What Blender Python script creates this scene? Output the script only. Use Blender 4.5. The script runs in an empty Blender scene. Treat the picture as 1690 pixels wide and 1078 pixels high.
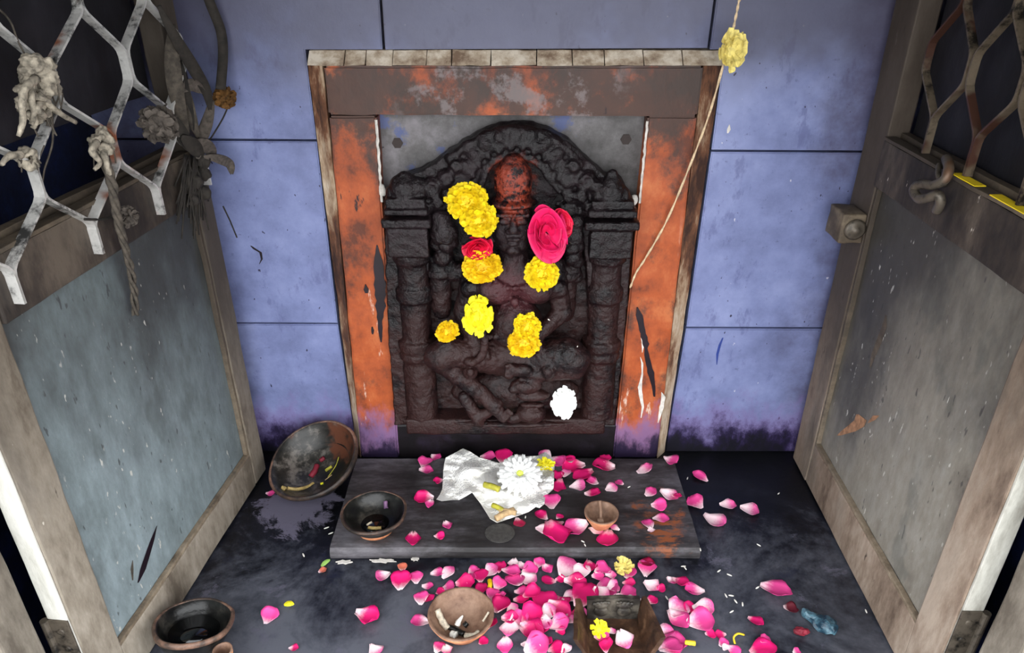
import bpy, bmesh, math, random
from mathutils import Vector, Matrix, noise, geometry
R = math.radians
scene = bpy.context.scene
COL = scene.collection

# ------------------------------------------------------------------ camera, world, light, exposure
FPX, PITCH, CAMH = 1210.0, R(28), 0.85
cam_data = bpy.data.cameras.new('camera'); cam = bpy.data.objects.new('camera', cam_data); COL.objects.link(cam)
cam.location = (0, 0, CAMH); cam.rotation_euler = (R(90) - PITCH, 0, 0)
cam_data.sensor_width = 36; cam_data.lens = FPX / 1690 * 36; cam_data.clip_start = 0.01
scene.camera = cam
world = bpy.data.worlds.new('overcast_sky'); scene.world = world; world.use_nodes = True
bg = world.node_tree.nodes['Background']
bg.inputs[0].default_value = (0.95, 0.975, 1.0, 1); bg.inputs[1].default_value = 2.6
vs = scene.view_settings
vs.view_transform = 'Standard'; vs.look = 'None'; vs.gamma = 1; vs.use_curve_mapping = False
vs.exposure = 0.9

# ------------------------------------------------------------------ measuring helpers: a ray of the camera cut with a real plane
FW = Vector((0, math.cos(PITCH), -math.sin(PITCH))); UP = Vector((0, math.sin(PITCH), math.cos(PITCH))); CAM = Vector((0, 0, CAMH))
def ray(x, y): return FW + Vector((1, 0, 0)) * ((x - 845) / FPX) - UP * ((y - 539) / FPX)
def fl(x, y, z=0.0):
    d = ray(x, y); return CAM + d * ((z - CAMH) / d.z)
def wl(x, y, Y):
    d = ray(x, y); return CAM + d * (Y / d.y)

# ------------------------------------------------------------------ object helpers
def put(o, label=None, cat=None, group=None, kind=None):
    if label: o['label'] = label
    if cat: o['category'] = cat
    if group: o['group'] = group
    if kind: o['kind'] = kind
    return o
def thing(name, loc=(0, 0, 0), rot=(0, 0, 0), label=None, cat=None, group=None, kind=None):
    o = bpy.data.objects.new(name, None); COL.objects.link(o); o.empty_display_size = 0.02
    o.location = loc; o.rotation_euler = rot
    return put(o, label, cat, group, kind)
def obj(name, me, mat=None, parent=None, loc=(0, 0, 0), rot=(0, 0, 0), smooth=None):
    if isinstance(me, bmesh.types.BMesh):
        b = me; me = bpy.data.meshes.new(name); b.to_mesh(me); b.free()
    if mat and not me.materials: me.materials.append(mat)
    if smooth is not None: me.polygons.foreach_set('use_smooth', [smooth] * len(me.polygons))
    o = bpy.data.objects.new(name, me); COL.objects.link(o)
    o.location = loc; o.rotation_euler = rot
    if parent: o.parent = parent
    return o
def from_pd(vs_, fs):
    me = bpy.data.meshes.new('m'); me.from_pydata([tuple(v) for v in vs_], [], fs); me.update()
    b = bmesh.new(); b.from_mesh(me); bpy.data.meshes.remove(me)
    bmesh.ops.recalc_face_normals(b, faces=b.faces); return b
def box(x0, x1, y0, y1, z0, z1, bev=0.0, seg=2):
    b = bmesh.new()
    bmesh.ops.create_cube(b, size=1)
    for v in b.verts: v.co = Vector(((x0 + x1) / 2 + v.co.x * (x1 - x0), (y0 + y1) / 2 + v.co.y * (y1 - y0), (z0 + z1) / 2 + v.co.z * (z1 - z0)))
    if bev: bmesh.ops.bevel(b, geom=list(b.edges), offset=bev, segments=seg, profile=0.6, affect='EDGES')
    return b
def rough(b, step, amp, freq, seed=0):
    for _ in range(6):
        es = [e for e in b.edges if e.calc_length() > step * 1.6]
        if not es: break
        bmesh.ops.subdivide_edges(b, edges=es, cuts=1, use_grid_fill=True)
    o = Vector((seed * 7.3, seed * 3.1, seed * 5.7))
    for v in b.verts:
        p = v.co * freq + o
        v.co += amp * (noise.noise_vector(p) + 0.5 * noise.noise_vector(p * 2.7))
    return b
def rbox(x0, x1, y0, y1, z0, z1, bev, step, amp, freq, seed=0):
    return rough(box(x0, x1, y0, y1, z0, z1, bev), step, amp, freq, seed)
def prism(poly, axis, a0, a1, poly1=None):
    """extrude a 2-D outline along axis (0,1,2); poly1 is the outline at the far end"""
    poly1 = poly1 or poly
    def P(p, a):
        l = list(p); l.insert(axis, a); return tuple(l)
    n = len(poly)
    V = [P(p, a0) for p in poly] + [P(p, a1) for p in poly1]
    F = [list(range(n))[::-1], [n + i for i in range(n)]] + [[i, (i + 1) % n, n + (i + 1) % n, n + i] for i in range(n)]
    return from_pd(V, F)
def lathe(prof, n=40, sx=1, sy=1, wob=0.0, seed=0, loop=False):
    if loop: prof = list(prof) + [prof[0]]
    V = []; F = []
    for (r, z) in prof:
        for k in range(n):
            a = 2 * math.pi * k / n
            w = 1 + wob * noise.noise(Vector((math.cos(a) * 1.5 + seed, math.sin(a) * 1.5, z * 20)))
            V.append((max(r, 1e-5) * w * math.cos(a) * sx, max(r, 1e-5) * w * math.sin(a) * sy, z))
    for i in range(len(prof) - 1):
        for k in range(n):
            F.append((i * n + k, i * n + (k + 1) % n, (i + 1) * n + (k + 1) % n, (i + 1) * n + k))
    if not loop: F.append(list(range(n))[::-1]); F.append([(len(prof) - 1) * n + k for k in range(n)])
    b = from_pd(V, F); bmesh.ops.remove_doubles(b, verts=b.verts, dist=2e-5); return b
def smoothline(pts, sub=6):
    pts = [Vector(p) for p in pts]; out = []
    for i in range(len(pts) - 1):
        p0 = pts[max(i - 1, 0)]; p1 = pts[i]; p2 = pts[i + 1]; p3 = pts[min(i + 2, len(pts) - 1)]
        for s in range(sub):
            t = s / sub
            out.append(0.5 * ((2 * p1) + (p2 - p0) * t + (2 * p0 - 5 * p1 + 4 * p2 - p3) * t * t + (3 * p1 - p0 - 3 * p2 + p3) * t ** 3))
    out.append(pts[-1]); return out
def tube(b, pts, r, n=8, flat=None, jit=0.0):
    """tube along pts; r number or list; flat=(w,t) gives a rectangular strap section"""
    pts = [Vector(p) for p in pts]; N = len(pts); rings = []
    prev = None
    for i, p in enumerate(pts):
        t = (pts[min(i + 1, N - 1)] - pts[max(i - 1, 0)]).normalized()
        if prev is None:
            a = Vector((0, 0, 1)) if abs(t.z) < 0.9 else Vector((1, 0, 0)); u = t.cross(a).normalized()
        else:
            u = (prev - t * prev.dot(t)).normalized()
        prev = u; w = t.cross(u)
        rr = r[i] if isinstance(r, (list, tuple)) else r
        ring = []
        if flat:
            for (sx, sy) in ((1, 1), (-1, 1), (-1, -1), (1, -1)): ring.append(b.verts.new(p + u * flat[0] / 2 * sx + w * flat[1] / 2 * sy))
        else:
            for k in range(n):
                a = 2 * math.pi * k / n; q = rr * (1 + jit * random.uniform(-1, 1))
                ring.append(b.verts.new(p + u * q * math.cos(a) + w * q * math.sin(a)))
        rings.append(ring)
    for i in range(N - 1):
        m = len(rings[i])
        for k in range(m): b.faces.new((rings[i][k], rings[i][(k + 1) % m], rings[i + 1][(k + 1) % m], rings[i + 1][k]))
    b.faces.new(rings[0][::-1]); b.faces.new(rings[-1])
    return b
def tubeb(pts, r, n=8, flat=None, jit=0.0):
    b = tube(bmesh.new(), pts, r, n, flat, jit); bmesh.ops.recalc_face_normals(b, faces=b.faces); return b
def ball(b, c, rx, ry=None, rz=None, sub=2, rot=None):
    ry = ry or rx; rz = rz or rx
    r = bmesh.ops.create_icosphere(b, subdivisions=sub, radius=1)
    M = Matrix.Translation(Vector(c)) @ (rot.to_matrix().to_4x4() if rot else Matrix()) @ Matrix.Diagonal((rx, ry, rz, 1))
    for v in r['verts']: v.co = M @ v.co
def limb(b, p, q, r1, r2, fy=1.0, n=7):
    p = Vector(p); q = Vector(q)
    for i in range(n + 1):
        t = i / n; r = r1 + (r2 - r1) * t
        ball(b, p.lerp(q, t), r, r * fy, r, 2)
def remesh(b, voxel, smooth_it=2, amp=0.0, freq=60, seed=0, amp2=0.0, freq2=200):
    me = bpy.data.meshes.new('t'); b.to_mesh(me); b.free()
    o = bpy.data.objects.new('t', me); COL.objects.link(o)
    m = o.modifiers.new('r', 'REMESH'); m.mode = 'VOXEL'; m.voxel_size = voxel; m.use_smooth_shade = True
    if smooth_it:
        s = o.modifiers.new('s', 'SMOOTH'); s.factor = 0.5; s.iterations = smooth_it
    dg = bpy.context.evaluated_depsgraph_get(); dg.update()
    out = bpy.data.meshes.new_from_object(o.evaluated_get(dg), depsgraph=dg)
    bpy.data.objects.remove(o); bpy.data.meshes.remove(me)
    out.materials.clear()
    if amp or amp2:
        off = Vector((seed * 3.3, seed * 1.7, seed))
        ns = [Vector(v.normal) for v in out.vertices]
        for v, nn in zip(out.vertices, ns):
            d = amp * noise.noise(v.co * freq + off)
            if amp2: d += amp2 * noise.noise(v.co * freq2 + off)
            v.co = v.co + nn * d
    out.polygons.foreach_set('use_smooth', [True] * len(out.polygons)); out.update()
    return out
def copy_tree(o, parent=None):
    c = o.copy(); COL.objects.link(c); c.parent = parent
    for ch in list(o.children): copy_tree(ch, c)
    return c

# ------------------------------------------------------------------ materials (procedural)
def lin(c):
    f = lambda v: (v / 255 / 12.92) if v / 255 <= 0.04045 else ((v / 255 + 0.055) / 1.055) ** 2.4
    return (f(c[0]), f(c[1]), f(c[2]), 1)
class N:
    def __init__(s, name):
        s.m = bpy.data.materials.new(name); s.m.use_nodes = True; s.t = s.m.node_tree
        s.b = s.t.nodes['Principled BSDF']; s.b.inputs['Specular IOR Level'].default_value = 0.4
        g = s.t.nodes.new('ShaderNodeNewGeometry'); s.pos = g.outputs['Position']
    def node(s, ty, **kw):
        n = s.t.nodes.new(ty)
        for k, v in kw.items(): setattr(n, k, v)
        return n
    def put(s, inp, v):
        if isinstance(v, bpy.types.NodeSocket): s.t.links.new(v, inp)
        else: inp.default_value = v
    def mapped(s, scale=(1, 1, 1), off=(0, 0, 0), src=None):
        n = s.node('ShaderNodeMapping'); s.put(n.inputs[0], src or s.pos); n.inputs['Scale'].default_value = scale; n.inputs['Location'].default_value = off
        return n.outputs[0]
    def noise(s, scale, detail=5, rough=0.6, stretch=None, off=(0, 0, 0), src=None, dist=0.0):
        n = s.node('ShaderNodeTexNoise'); s.put(n.inputs['Vector'], s.mapped(stretch or (1, 1, 1), off, src))
        n.inputs['Scale'].default_value = scale; n.inputs['Detail'].default_value = detail; n.inputs['Roughness'].default_value = rough; n.inputs['Distortion'].default_value = dist
        return n.outputs['Fac']
    def ramp(s, fac, stops, ease='LINEAR'):
        n = s.node('ShaderNodeValToRGB'); s.put(n.inputs[0], fac); cr = n.color_ramp; cr.interpolation = ease
        while len(cr.elements) < len(stops): cr.elements.new(0.5)
        for e, (p, c) in zip(cr.elements, stops):
            e.position = p; e.color = c if len(c) == 4 else lin(c)
        return n.outputs[0]
    def mask(s, fac, lo, hi):
        n = s.node('ShaderNodeMapRange'); n.interpolation_type = 'SMOOTHSTEP'; s.put(n.inputs['Value'], fac)
        n.inputs['From Min'].default_value = lo; n.inputs['From Max'].default_value = hi; return n.outputs['Result']
    def math(s, op, a, b=0.0):
        n = s.node('ShaderNodeMath', operation=op); s.put(n.inputs[0], a); s.put(n.inputs[1], b); return n.outputs[0]
    def mix(s, fac, a, b):
        n = s.node('ShaderNodeMix', data_type='RGBA'); s.put(n.inputs[0], fac)
        s.put(n.inputs[6], a if isinstance(a, bpy.types.NodeSocket) else lin(a)); s.put(n.inputs[7], b if isinstance(b, bpy.types.NodeSocket) else lin(b)); return n.outputs[2]
    def con(s, v, k=2.0):
        return s.math('ADD', s.math('MULTIPLY', s.math('SUBTRACT', v, .5), k), .5)
    def xyz(s, src=None):
        n = s.node('ShaderNodeSeparateXYZ'); s.put(n.inputs[0], src or s.pos); return n.outputs
    def soot(s, c, a, col=(40, 37, 35), k=.88):      # leaf colour darkens upwards and towards the back, mottled by noise
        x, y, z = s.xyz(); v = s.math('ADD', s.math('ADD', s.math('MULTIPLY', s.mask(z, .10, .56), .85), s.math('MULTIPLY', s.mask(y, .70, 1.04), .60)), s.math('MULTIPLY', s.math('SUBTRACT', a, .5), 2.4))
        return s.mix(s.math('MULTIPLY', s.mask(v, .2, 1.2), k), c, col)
    def dist(s, p, stretch=(1, 1, 1)):
        n = s.node('ShaderNodeVectorMath', operation='DISTANCE'); s.put(n.inputs[0], s.mapped(stretch)); n.inputs[1].default_value = [a * b for a, b in zip(p, stretch)]
        return n.outputs['Value']
    def done(s, col, rough=0.7, bump=None, bstr=0.3, bdist=0.002, sub=0.0, spec=None):
        s.put(s.b.inputs['Base Color'], col if isinstance(col, bpy.types.NodeSocket) else lin(col)); s.put(s.b.inputs['Roughness'], rough)
        if bump is not None:
            n = s.node('ShaderNodeBump'); n.inputs['Strength'].default_value = bstr; n.inputs['Distance'].default_value = bdist
            s.put(n.inputs['Height'], bump); s.t.links.new(n.outputs[0], s.b.inputs['Normal'])
        if sub:
            s.b.inputs['Subsurface Weight'].default_value = sub; s.b.inputs['Subsurface Radius'].default_value = (0.01, 0.005, 0.005); s.b.inputs['Subsurface Scale'].default_value = 0.3
        if spec is not None: s.b.inputs['Specular IOR Level'].default_value = spec
        return s.m
M = {}
def m_tile():
    n = N('blue_painted_tile'); big = n.noise(4, 4); fine = n.noise(70, 6, .7)
    c = n.ramp(n.con(n.math('ADD', n.math('MULTIPLY', big, .6), n.math('MULTIPLY', n.noise(16, 6, .7, off=(2, 2, 7)), .4)), 2.4), [(.2, (94, 101, 138)), (.5, (117, 126, 168)), (.8, (136, 145, 186))])
    c = n.mix(n.math('MULTIPLY', n.mask(fine, .40, .30), .55), c, (70, 72, 104))
    st = n.noise(26, 5, .7, (1, 1, .45), (3, 1, 2)); c = n.mix(n.math('MULTIPLY', n.mask(st, .58, .68), .6), c, (88, 92, 134))
    chips = n.noise(120, 2, .5, (1, 1, .6), (9, 2, 5)); c = n.mix(n.mask(chips, .70, .74), c, (40, 38, 62)); c = n.mix(n.mask(n.noise(90, 2, .5, (1, 1, .7), (1, 8, 3)), .74, .78), c, (190, 188, 204))
    gr = n.noise(3.2, 5, .65, off=(5, 5, 1)); x, y, z = n.xyz()
    # upper edge greyer, base splashed with dark oil and purple powder
    up = n.math('ADD', n.mask(z, .52, .80), n.math('MULTIPLY', n.math('SUBTRACT', gr, .5), 1.6)); c = n.mix(n.math('MULTIPLY', n.mask(up, .2, 1.0), .85), c, (78, 76, 92))  # grime, plus the upper wall's dimness painted into the tile colour
    so = n.math('ADD', n.mask(n.math('ABSOLUTE', x), .34, .56), n.math('MULTIPLY', n.math('SUBTRACT', n.noise(6, 6, .7, off=(9, 1, 4)), .5), 1.8)); c = n.mix(n.math('MULTIPLY', n.mask(so, .45, 1.25), .8), c, (58, 48, 66))  # tile colour darkens towards both sides, mottled
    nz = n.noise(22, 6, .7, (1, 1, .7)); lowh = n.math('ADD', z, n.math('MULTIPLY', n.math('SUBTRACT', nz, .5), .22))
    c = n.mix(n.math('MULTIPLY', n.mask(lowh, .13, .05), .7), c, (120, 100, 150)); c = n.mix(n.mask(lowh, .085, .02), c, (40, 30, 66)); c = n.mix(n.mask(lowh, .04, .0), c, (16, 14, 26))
    return n.done(c, n.ramp(fine, [(0, (.35,) * 3 + (1,)), (1, (.6,) * 3 + (1,))]), n.math('ADD', fine, big), .25, .0015)
def m_stain(name, stops, scale=8, stretch=None, rough=.7, spots=None, streak=None, bstr=.3, bdist=.002, fine=90, off=(0, 0, 0), spec=None, soot=False):
    n = N(name); a = n.noise(scale, 6, .65, stretch, off); f = n.noise(fine, 5, .7, stretch, off)
    v = n.math('ADD', n.math('MULTIPLY', a, .75), n.math('MULTIPLY', f, .25)); c = n.ramp(n.con(v, 1.9), stops)
    for (sc, lo, hi, col, st) in (spots or []):
        k = n.noise(sc, 4, .6, st, (sc * .37, 2, sc * .11)); c = n.mix(n.mask(k, lo, hi), c, col)
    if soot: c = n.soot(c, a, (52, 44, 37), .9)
    return n.done(c, rough, n.math('ADD', n.math('MULTIPLY', a, .6), f), bstr, bdist, spec=spec)
def m_plain(name, col, rough=.6, var=.15, scale=60, sub=0.0, bstr=.15, spec=None):
    n = N(name); f = n.noise(scale, 4, .6)
    lo = tuple(max(0, v * (1 - var)) for v in col); hi = tuple(min(255, v * (1 + var)) for v in col)
    return n.done(n.ramp(f, [(.25, lo), (.75, hi)]), rough, f, bstr, .001, sub, spec)
def m_floor():
    n = N('oiled_black_floor'); a = n.noise(5.5, 6, .68, dist=.6); f = n.noise(60, 6, .7); g = n.noise(15, 6, .75, off=(4, 8, 1), dist=.4)
    x, y, z = n.xyz()
    v = n.math('ADD', a, n.math('MULTIPLY', n.math('SUBTRACT', .89, y), 1.0))     # floor colour gets paler towards the front
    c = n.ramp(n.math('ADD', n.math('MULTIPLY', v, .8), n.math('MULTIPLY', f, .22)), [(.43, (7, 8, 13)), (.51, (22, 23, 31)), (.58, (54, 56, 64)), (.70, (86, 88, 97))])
    c = n.mix(n.math('MULTIPLY', n.mask(g, .58, .68), n.mask(v, .42, .6)), c, (88, 87, 100)); bl = n.noise(7, 5, .7, off=(1, 3, 6)); c = n.mix(n.math('MULTIPLY', n.mask(bl, .56, .68), .6), c, (24, 28, 50))
    d = n.math('ADD', n.dist((-.36, .95, 0)), n.math('MULTIPLY', n.math('SUBTRACT', g, .5), .22)); c = n.mix(n.mask(d, .07, .05), c, (98, 94, 110))
    return n.done(c, n.ramp(a, [(.3, (.28,) * 3 + (1,)), (.7, (.6,) * 3 + (1,))]), n.math('ADD', n.math('MULTIPLY', a, .4), f), .35, .002, spec=.35)
def m_slab():
    n = N('dark_worn_step_stone'); a = n.noise(9, 6, .7, (.5, 1.3, 1)); f = n.noise(70, 6, .7, (.4, 1.2, 1))
    c = n.ramp(n.math('ADD', n.math('MULTIPLY', a, .7), n.math('MULTIPLY', f, .3)), [(.40, (34, 32, 33)), (.48, (60, 57, 59)), (.55, (84, 81, 85)), (.66, (112, 108, 113))])
    d = n.math('ADD', n.dist((.235, .885, .02), (1, .8, 0)), n.math('MULTIPLY', n.math('SUBTRACT', n.noise(28, 5, .7), .5), .16)); c = n.mix(n.math('MULTIPLY', n.mask(d, .05, .02), n.mask(f, .44, .58)), c, (140, 78, 44))
    d2 = n.math('ADD', n.dist((.02, .90, .02), (.6, 1, 0)), n.math('MULTIPLY', n.math('SUBTRACT', a, .5), .3)); c = n.mix(n.math('MULTIPLY', n.mask(d2, .13, .06), .7), c, (30, 27, 27))
    return n.done(c, .6, n.math('ADD', a, f), .4, .002)
def m_orange():
    n = N('orange_painted_stone'); a = n.noise(7, 6, .65, off=(2, 0, 3)); f = n.noise(60, 6, .7, (1, 1, .6)); x, y, z = n.xyz()
    v = n.math('ADD', n.math('MULTIPLY', a, .75), n.math('MULTIPLY', f, .25))
    c = n.ramp(n.con(v, 1.5), [(.36, (92, 46, 28)), (.46, (146, 68, 33)), (.56, (168, 80, 38)), (.68, (184, 102, 58))])
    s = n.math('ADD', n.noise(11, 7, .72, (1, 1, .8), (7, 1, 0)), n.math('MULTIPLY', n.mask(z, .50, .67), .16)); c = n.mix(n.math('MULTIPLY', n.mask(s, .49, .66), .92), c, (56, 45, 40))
    gp = n.noise(16, 5, .7, off=(5, 3, 1)); gm = n.math('MULTIPLY', n.mask(gp, .54, .64), n.mask(n.math('ABSOLUTE', x), .19, .12)); c = n.mix(n.math('MULTIPLY', gm, .6), c, (128, 118, 118))
    k = n.noise(34, 5, .7, (1, 1, .22), (1, 6, 2)); km = n.math('MULTIPLY', n.mask(k, .62, .67), n.mask(z, .5, .25)); c = n.mix(km, c, (206, 176, 158))
    k2 = n.noise(30, 5, .7, (1, 1, .25), (4, 4, 4)); c = n.mix(n.mask(k2, .67, .71), c, (40, 24, 24))
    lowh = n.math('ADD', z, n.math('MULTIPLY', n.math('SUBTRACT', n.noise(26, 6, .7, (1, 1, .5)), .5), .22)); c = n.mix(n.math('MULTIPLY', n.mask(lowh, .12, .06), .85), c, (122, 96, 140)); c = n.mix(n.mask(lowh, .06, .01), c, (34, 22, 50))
    return n.done(c, .55, n.math('ADD', a, f), .35, .002)
def m_idol():
    n = N('oil_black_carved_stone'); a = n.noise(14, 6, .7); f = n.noise(90, 5, .7); x, y, z = n.xyz()
    c = n.ramp(n.math('ADD', n.math('MULTIPLY', a, .7), n.math('MULTIPLY', f, .3)), [(.38, (9, 6, 9)), (.5, (20, 13, 16)), (.62, (36, 26, 30))])
    br = n.math('MULTIPLY', n.mask(z, .50, .25), n.mask(a, .34, .56)); c = n.mix(n.math('MULTIPLY', br, .9), c, (48, 26, 24))
    d = n.math('ADD', n.dist((.002, 1.04, .525), (1, .3, .8)), n.math('MULTIPLY', n.math('SUBTRACT', n.noise(30, 5, .7), .5), .05)); c = n.mix(n.math('MULTIPLY', n.math('MULTIPLY', n.mask(d, .044, .018), n.mask(f, .40, .56)), .85), c, (146, 58, 38))
    d = n.math('ADD', n.dist((.0, 1.04, .36), (1, .3, 1)), n.math('MULTIPLY', n.math('SUBTRACT', n.noise(24, 5, .7), .5), .1)); c = n.mix(n.math('MULTIPLY', n.mask(d, .06, .02), .45), c, (90, 42, 48))
    return n.done(c, n.ramp(a, [(.3, (.26,) * 3 + (1,)), (.7, (.5,) * 3 + (1,))]), n.math('ADD', a, f), .9, .004, spec=.36)
def m_panel(name, stops, off):
    n = N(name); a = n.noise(6, 6, .65, (1, 1, .6), off); f = n.noise(55, 6, .75, (1, 1, .35), off)
    c = n.ramp(n.math('ADD', n.math('MULTIPLY', a, .7), n.math('MULTIPLY', f, .3)), stops) if False else n.ramp(n.con(n.math('ADD', n.math('MULTIPLY', a, .6), n.math('MULTIPLY', f, .4)), 2.2), stops)
    sp = n.noise(150, 2, .5, (1, 1, .4), off); spots = n.math('MULTIPLY', n.mask(sp, .68, .74), n.mask(a, .46, .56)); c0 = c; c = n.mix(n.math('MULTIPLY', n.mask(n.noise(120, 2, .5, (1, 1, .35), (8, 2, 9)), .68, .74), .7), c, (52, 52, 54))
    pt = n.noise(13, 4, .6, (1, 1, .5), (2, 9, 9)); c = n.mix(n.math('MULTIPLY', n.mask(pt, .56, .64), .35), c, (74, 80, 78))
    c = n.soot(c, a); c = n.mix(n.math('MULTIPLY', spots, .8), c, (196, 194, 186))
    return n.done(c, .6, n.math('ADD', a, f), .3, .002)
def m_petal():
    n = N('rose_petal'); oi = n.node('ShaderNodeObjectInfo'); tc = n.node('ShaderNodeTexCoord'); x, y, z = n.xyz(tc.outputs['Generated'])
    v = n.math('ADD', y, n.math('MULTIPLY', n.math('SUBTRACT', n.noise(9, 4, .6, src=tc.outputs['Generated']), .5), .35))
    al = n.math('MULTIPLY', oi.outputs['Alpha'], 1.0)
    n2 = n.node('ShaderNodeMapRange'); n2.interpolation_type = 'SMOOTHSTEP'; n.put(n2.inputs['Value'], v); n.put(n2.inputs['From Min'], n.math('SUBTRACT', al, .28)); n.put(n2.inputs['From Max'], n.math('ADD', al, .22))
    c = n.mix(n2.outputs['Result'], (255, 226, 232), oi.outputs['Color'])
    return n.done(c, .5, n.noise(30, 3, .6, (1, .15, 1), src=tc.outputs['Generated']), .2, .001, sub=.0, spec=.3)
def m_paper():
    n = N('printed_newspaper'); tc = n.node('ShaderNodeTexCoord'); uv = tc.outputs['Object']
    n1 = n.node('ShaderNodeMapping'); n.put(n1.inputs[0], uv); n1.inputs['Rotation'].default_value = (0, 0, R(-38))
    w = n.node('ShaderNodeTexWave', wave_type='BANDS', bands_direction='Y'); n.put(w.inputs['Vector'], n1.outputs[0]); w.inputs['Scale'].default_value = 62; w.inputs['Distortion'].default_value = .6
    ch = n.noise(420, 2, .5, (1, .5, 1), src=n1.outputs[0]); ln = n.math('MULTIPLY', n.mask(w.outputs['Fac'], .5, .62), n.mask(ch, .46, .54))
    blk = n.mask(n.noise(16, 2, .5, src=n1.outputs[0]), .46, .54)
    c = n.mix(n.math('MULTIPLY', n.math('MULTIPLY', ln, blk), .6), (242, 240, 235), (140, 140, 144)); c = n.mix(n.mask(n.noise(14, 4, .6), .60, .78), c, (220, 208, 190))
    return n.done(c, .7)
def m_silver(): pass
M['tile'] = m_tile(); M['floor'] = m_floor(); M['slab'] = m_slab(); M['orange'] = m_orange(); M['idol'] = m_idol()
M['petal'] = m_petal(); M['paper'] = m_paper()
M['mortar'] = m_plain('dark_mortar', (52, 46, 50), .9)
M['niche'] = m_stain('grey_painted_niche_back', [(.2, (58, 55, 54)), (.5, (94, 91, 91)), (.8, (128, 123, 127))], 9, spots=[(22, .62, .7, (84, 92, 128), None), (60, .7, .75, (30, 28, 32), None)])
M['edge'] = m_stain('worn_cream_edge', [(.34, (66, 44, 34)), (.48, (122, 82, 58)), (.58, (178, 150, 122)), (.72, (214, 196, 172))], 12, (1, 1, .35), .7)
M['ledge'] = m_stain('cracked_cement_ledge', [(.3, (120, 98, 80)), (.5, (178, 160, 138)), (.7, (216, 204, 186))], 25)
M['sill'] = m_stain('oil_dark_sill', [(.3, (9, 7, 9)), (.55, (20, 14, 19)), (.8, (38, 29, 44))], 12, rough=.45)
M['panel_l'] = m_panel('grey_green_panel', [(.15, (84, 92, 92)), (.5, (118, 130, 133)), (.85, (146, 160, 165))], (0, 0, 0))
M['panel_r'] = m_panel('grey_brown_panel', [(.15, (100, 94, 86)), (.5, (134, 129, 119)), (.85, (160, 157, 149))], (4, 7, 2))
wood_spots = [(40, .66, .72, (58, 48, 42), (1, 1, .3)), (70, .72, .77, (206, 198, 184), (1, 1, .4))]
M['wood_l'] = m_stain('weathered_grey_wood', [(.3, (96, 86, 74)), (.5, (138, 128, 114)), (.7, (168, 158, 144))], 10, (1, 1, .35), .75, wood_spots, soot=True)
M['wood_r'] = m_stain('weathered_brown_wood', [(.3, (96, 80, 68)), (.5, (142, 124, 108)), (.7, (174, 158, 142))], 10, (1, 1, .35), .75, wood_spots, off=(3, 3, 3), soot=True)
M['soot_wood'] = m_stain('sooty_wood', [(.3, (34, 29, 26)), (.5, (58, 50, 44)), (.7, (88, 78, 68))], 10, (1, 1, .4), .7, [(70, .70, .75, (190, 180, 168), (1, 1, .4))])
M['dark_backing'] = m_stain('near_black_board', [(.3, (9, 9, 13)), (.5, (18, 17, 22)), (.75, (34, 32, 38))], 8, (1, 1, .4), .6)
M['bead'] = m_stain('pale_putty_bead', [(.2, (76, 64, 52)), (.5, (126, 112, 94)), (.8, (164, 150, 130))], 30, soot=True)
M['latchwood'] = m_stain('worn_brown_block', [(.2, (50, 42, 34)), (.5, (88, 76, 62)), (.8, (126, 112, 92))], 20)
M['edge_pale'] = m_stain('pale_door_edge', [(.3, (150, 146, 136)), (.5, (196, 194, 184)), (.7, (222, 220, 212))], 12, (1, 1, .3))
M['side'] = m_stain('navy_side_wall', [(.2, (10, 12, 22)), (.5, (22, 30, 58)), (.8, (40, 56, 108))], 6, rough=.5)
M['post'] = m_stain('grey_wood_post', [(.3, (96, 88, 78)), (.5, (132, 124, 112)), (.7, (164, 156, 144))], 10, (1, 1, .35))
M['concrete'] = m_stain('grey_street_concrete', [(.3, (96, 94, 90)), (.7, (140, 138, 134))], 4)
M['roofm'] = m_stain('dark_roof_underside', [(.3, (50, 46, 46)), (.7, (80, 76, 74))], 6)
def m_steel(name, rustcol, base):
    n = N(name); a = n.noise(18, 5, .65); f = n.noise(90, 5, .7)
    c = n.ramp(n.math('ADD', n.math('MULTIPLY', a, .6), n.math('MULTIPLY', f, .4)), [(.40, tuple(v * .3 for v in base)), (.49, base), (.68, tuple(min(255, v * 1.15) for v in base))])
    c = n.mix(n.mask(n.noise(9, 4, .6, off=(2, 4, 1)), .58, .66), c, rustcol)
    n.b.inputs['Metallic'].default_value = .35
    return n.done(c, .45, f, .3, .001)
M['bar_l'] = m_steel('worn_white_steel_bar', (150, 92, 66), (196, 194, 190)); M['bar_r'] = m_steel('dusty_brown_steel_bar', (74, 48, 38), (104, 92, 77))
M['rust'] = m_steel('rusted_iron', (96, 70, 52), (92, 84, 74))
M['cloth'] = m_plain('dirty_white_cloth', (118, 111, 99), .9, .6, 130, bstr=1.0); M['fibre'] = m_plain('dry_brown_fibre', (66, 60, 53), .9, .4, 120)
M['dried'] = m_plain('dried_flower_grey', (78, 71, 65), .9, .35, 150); M['driedo'] = m_plain('dried_flower_ochre', (88, 60, 26), .9, .4, 150); M['darkfib'] = m_plain('blackened_garland', (38, 34, 30), .85, .4, 80)
M['thread'] = m_plain('cream_cotton_thread', (206, 182, 148), .85, .15, 200); M['paleflower'] = m_plain('pale_yellow_flower', (226, 206, 120), .7, .15, 150)
M['yellow'] = m_plain('marigold_yellow', (246, 204, 20), .6, .14, 120); M['amber'] = m_plain('marigold_amber', (240, 192, 16), .6, .14, 120); M['lemon'] = m_plain('lemon_yellow_bloom', (248, 228, 40), .6, .1, 120)
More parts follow.
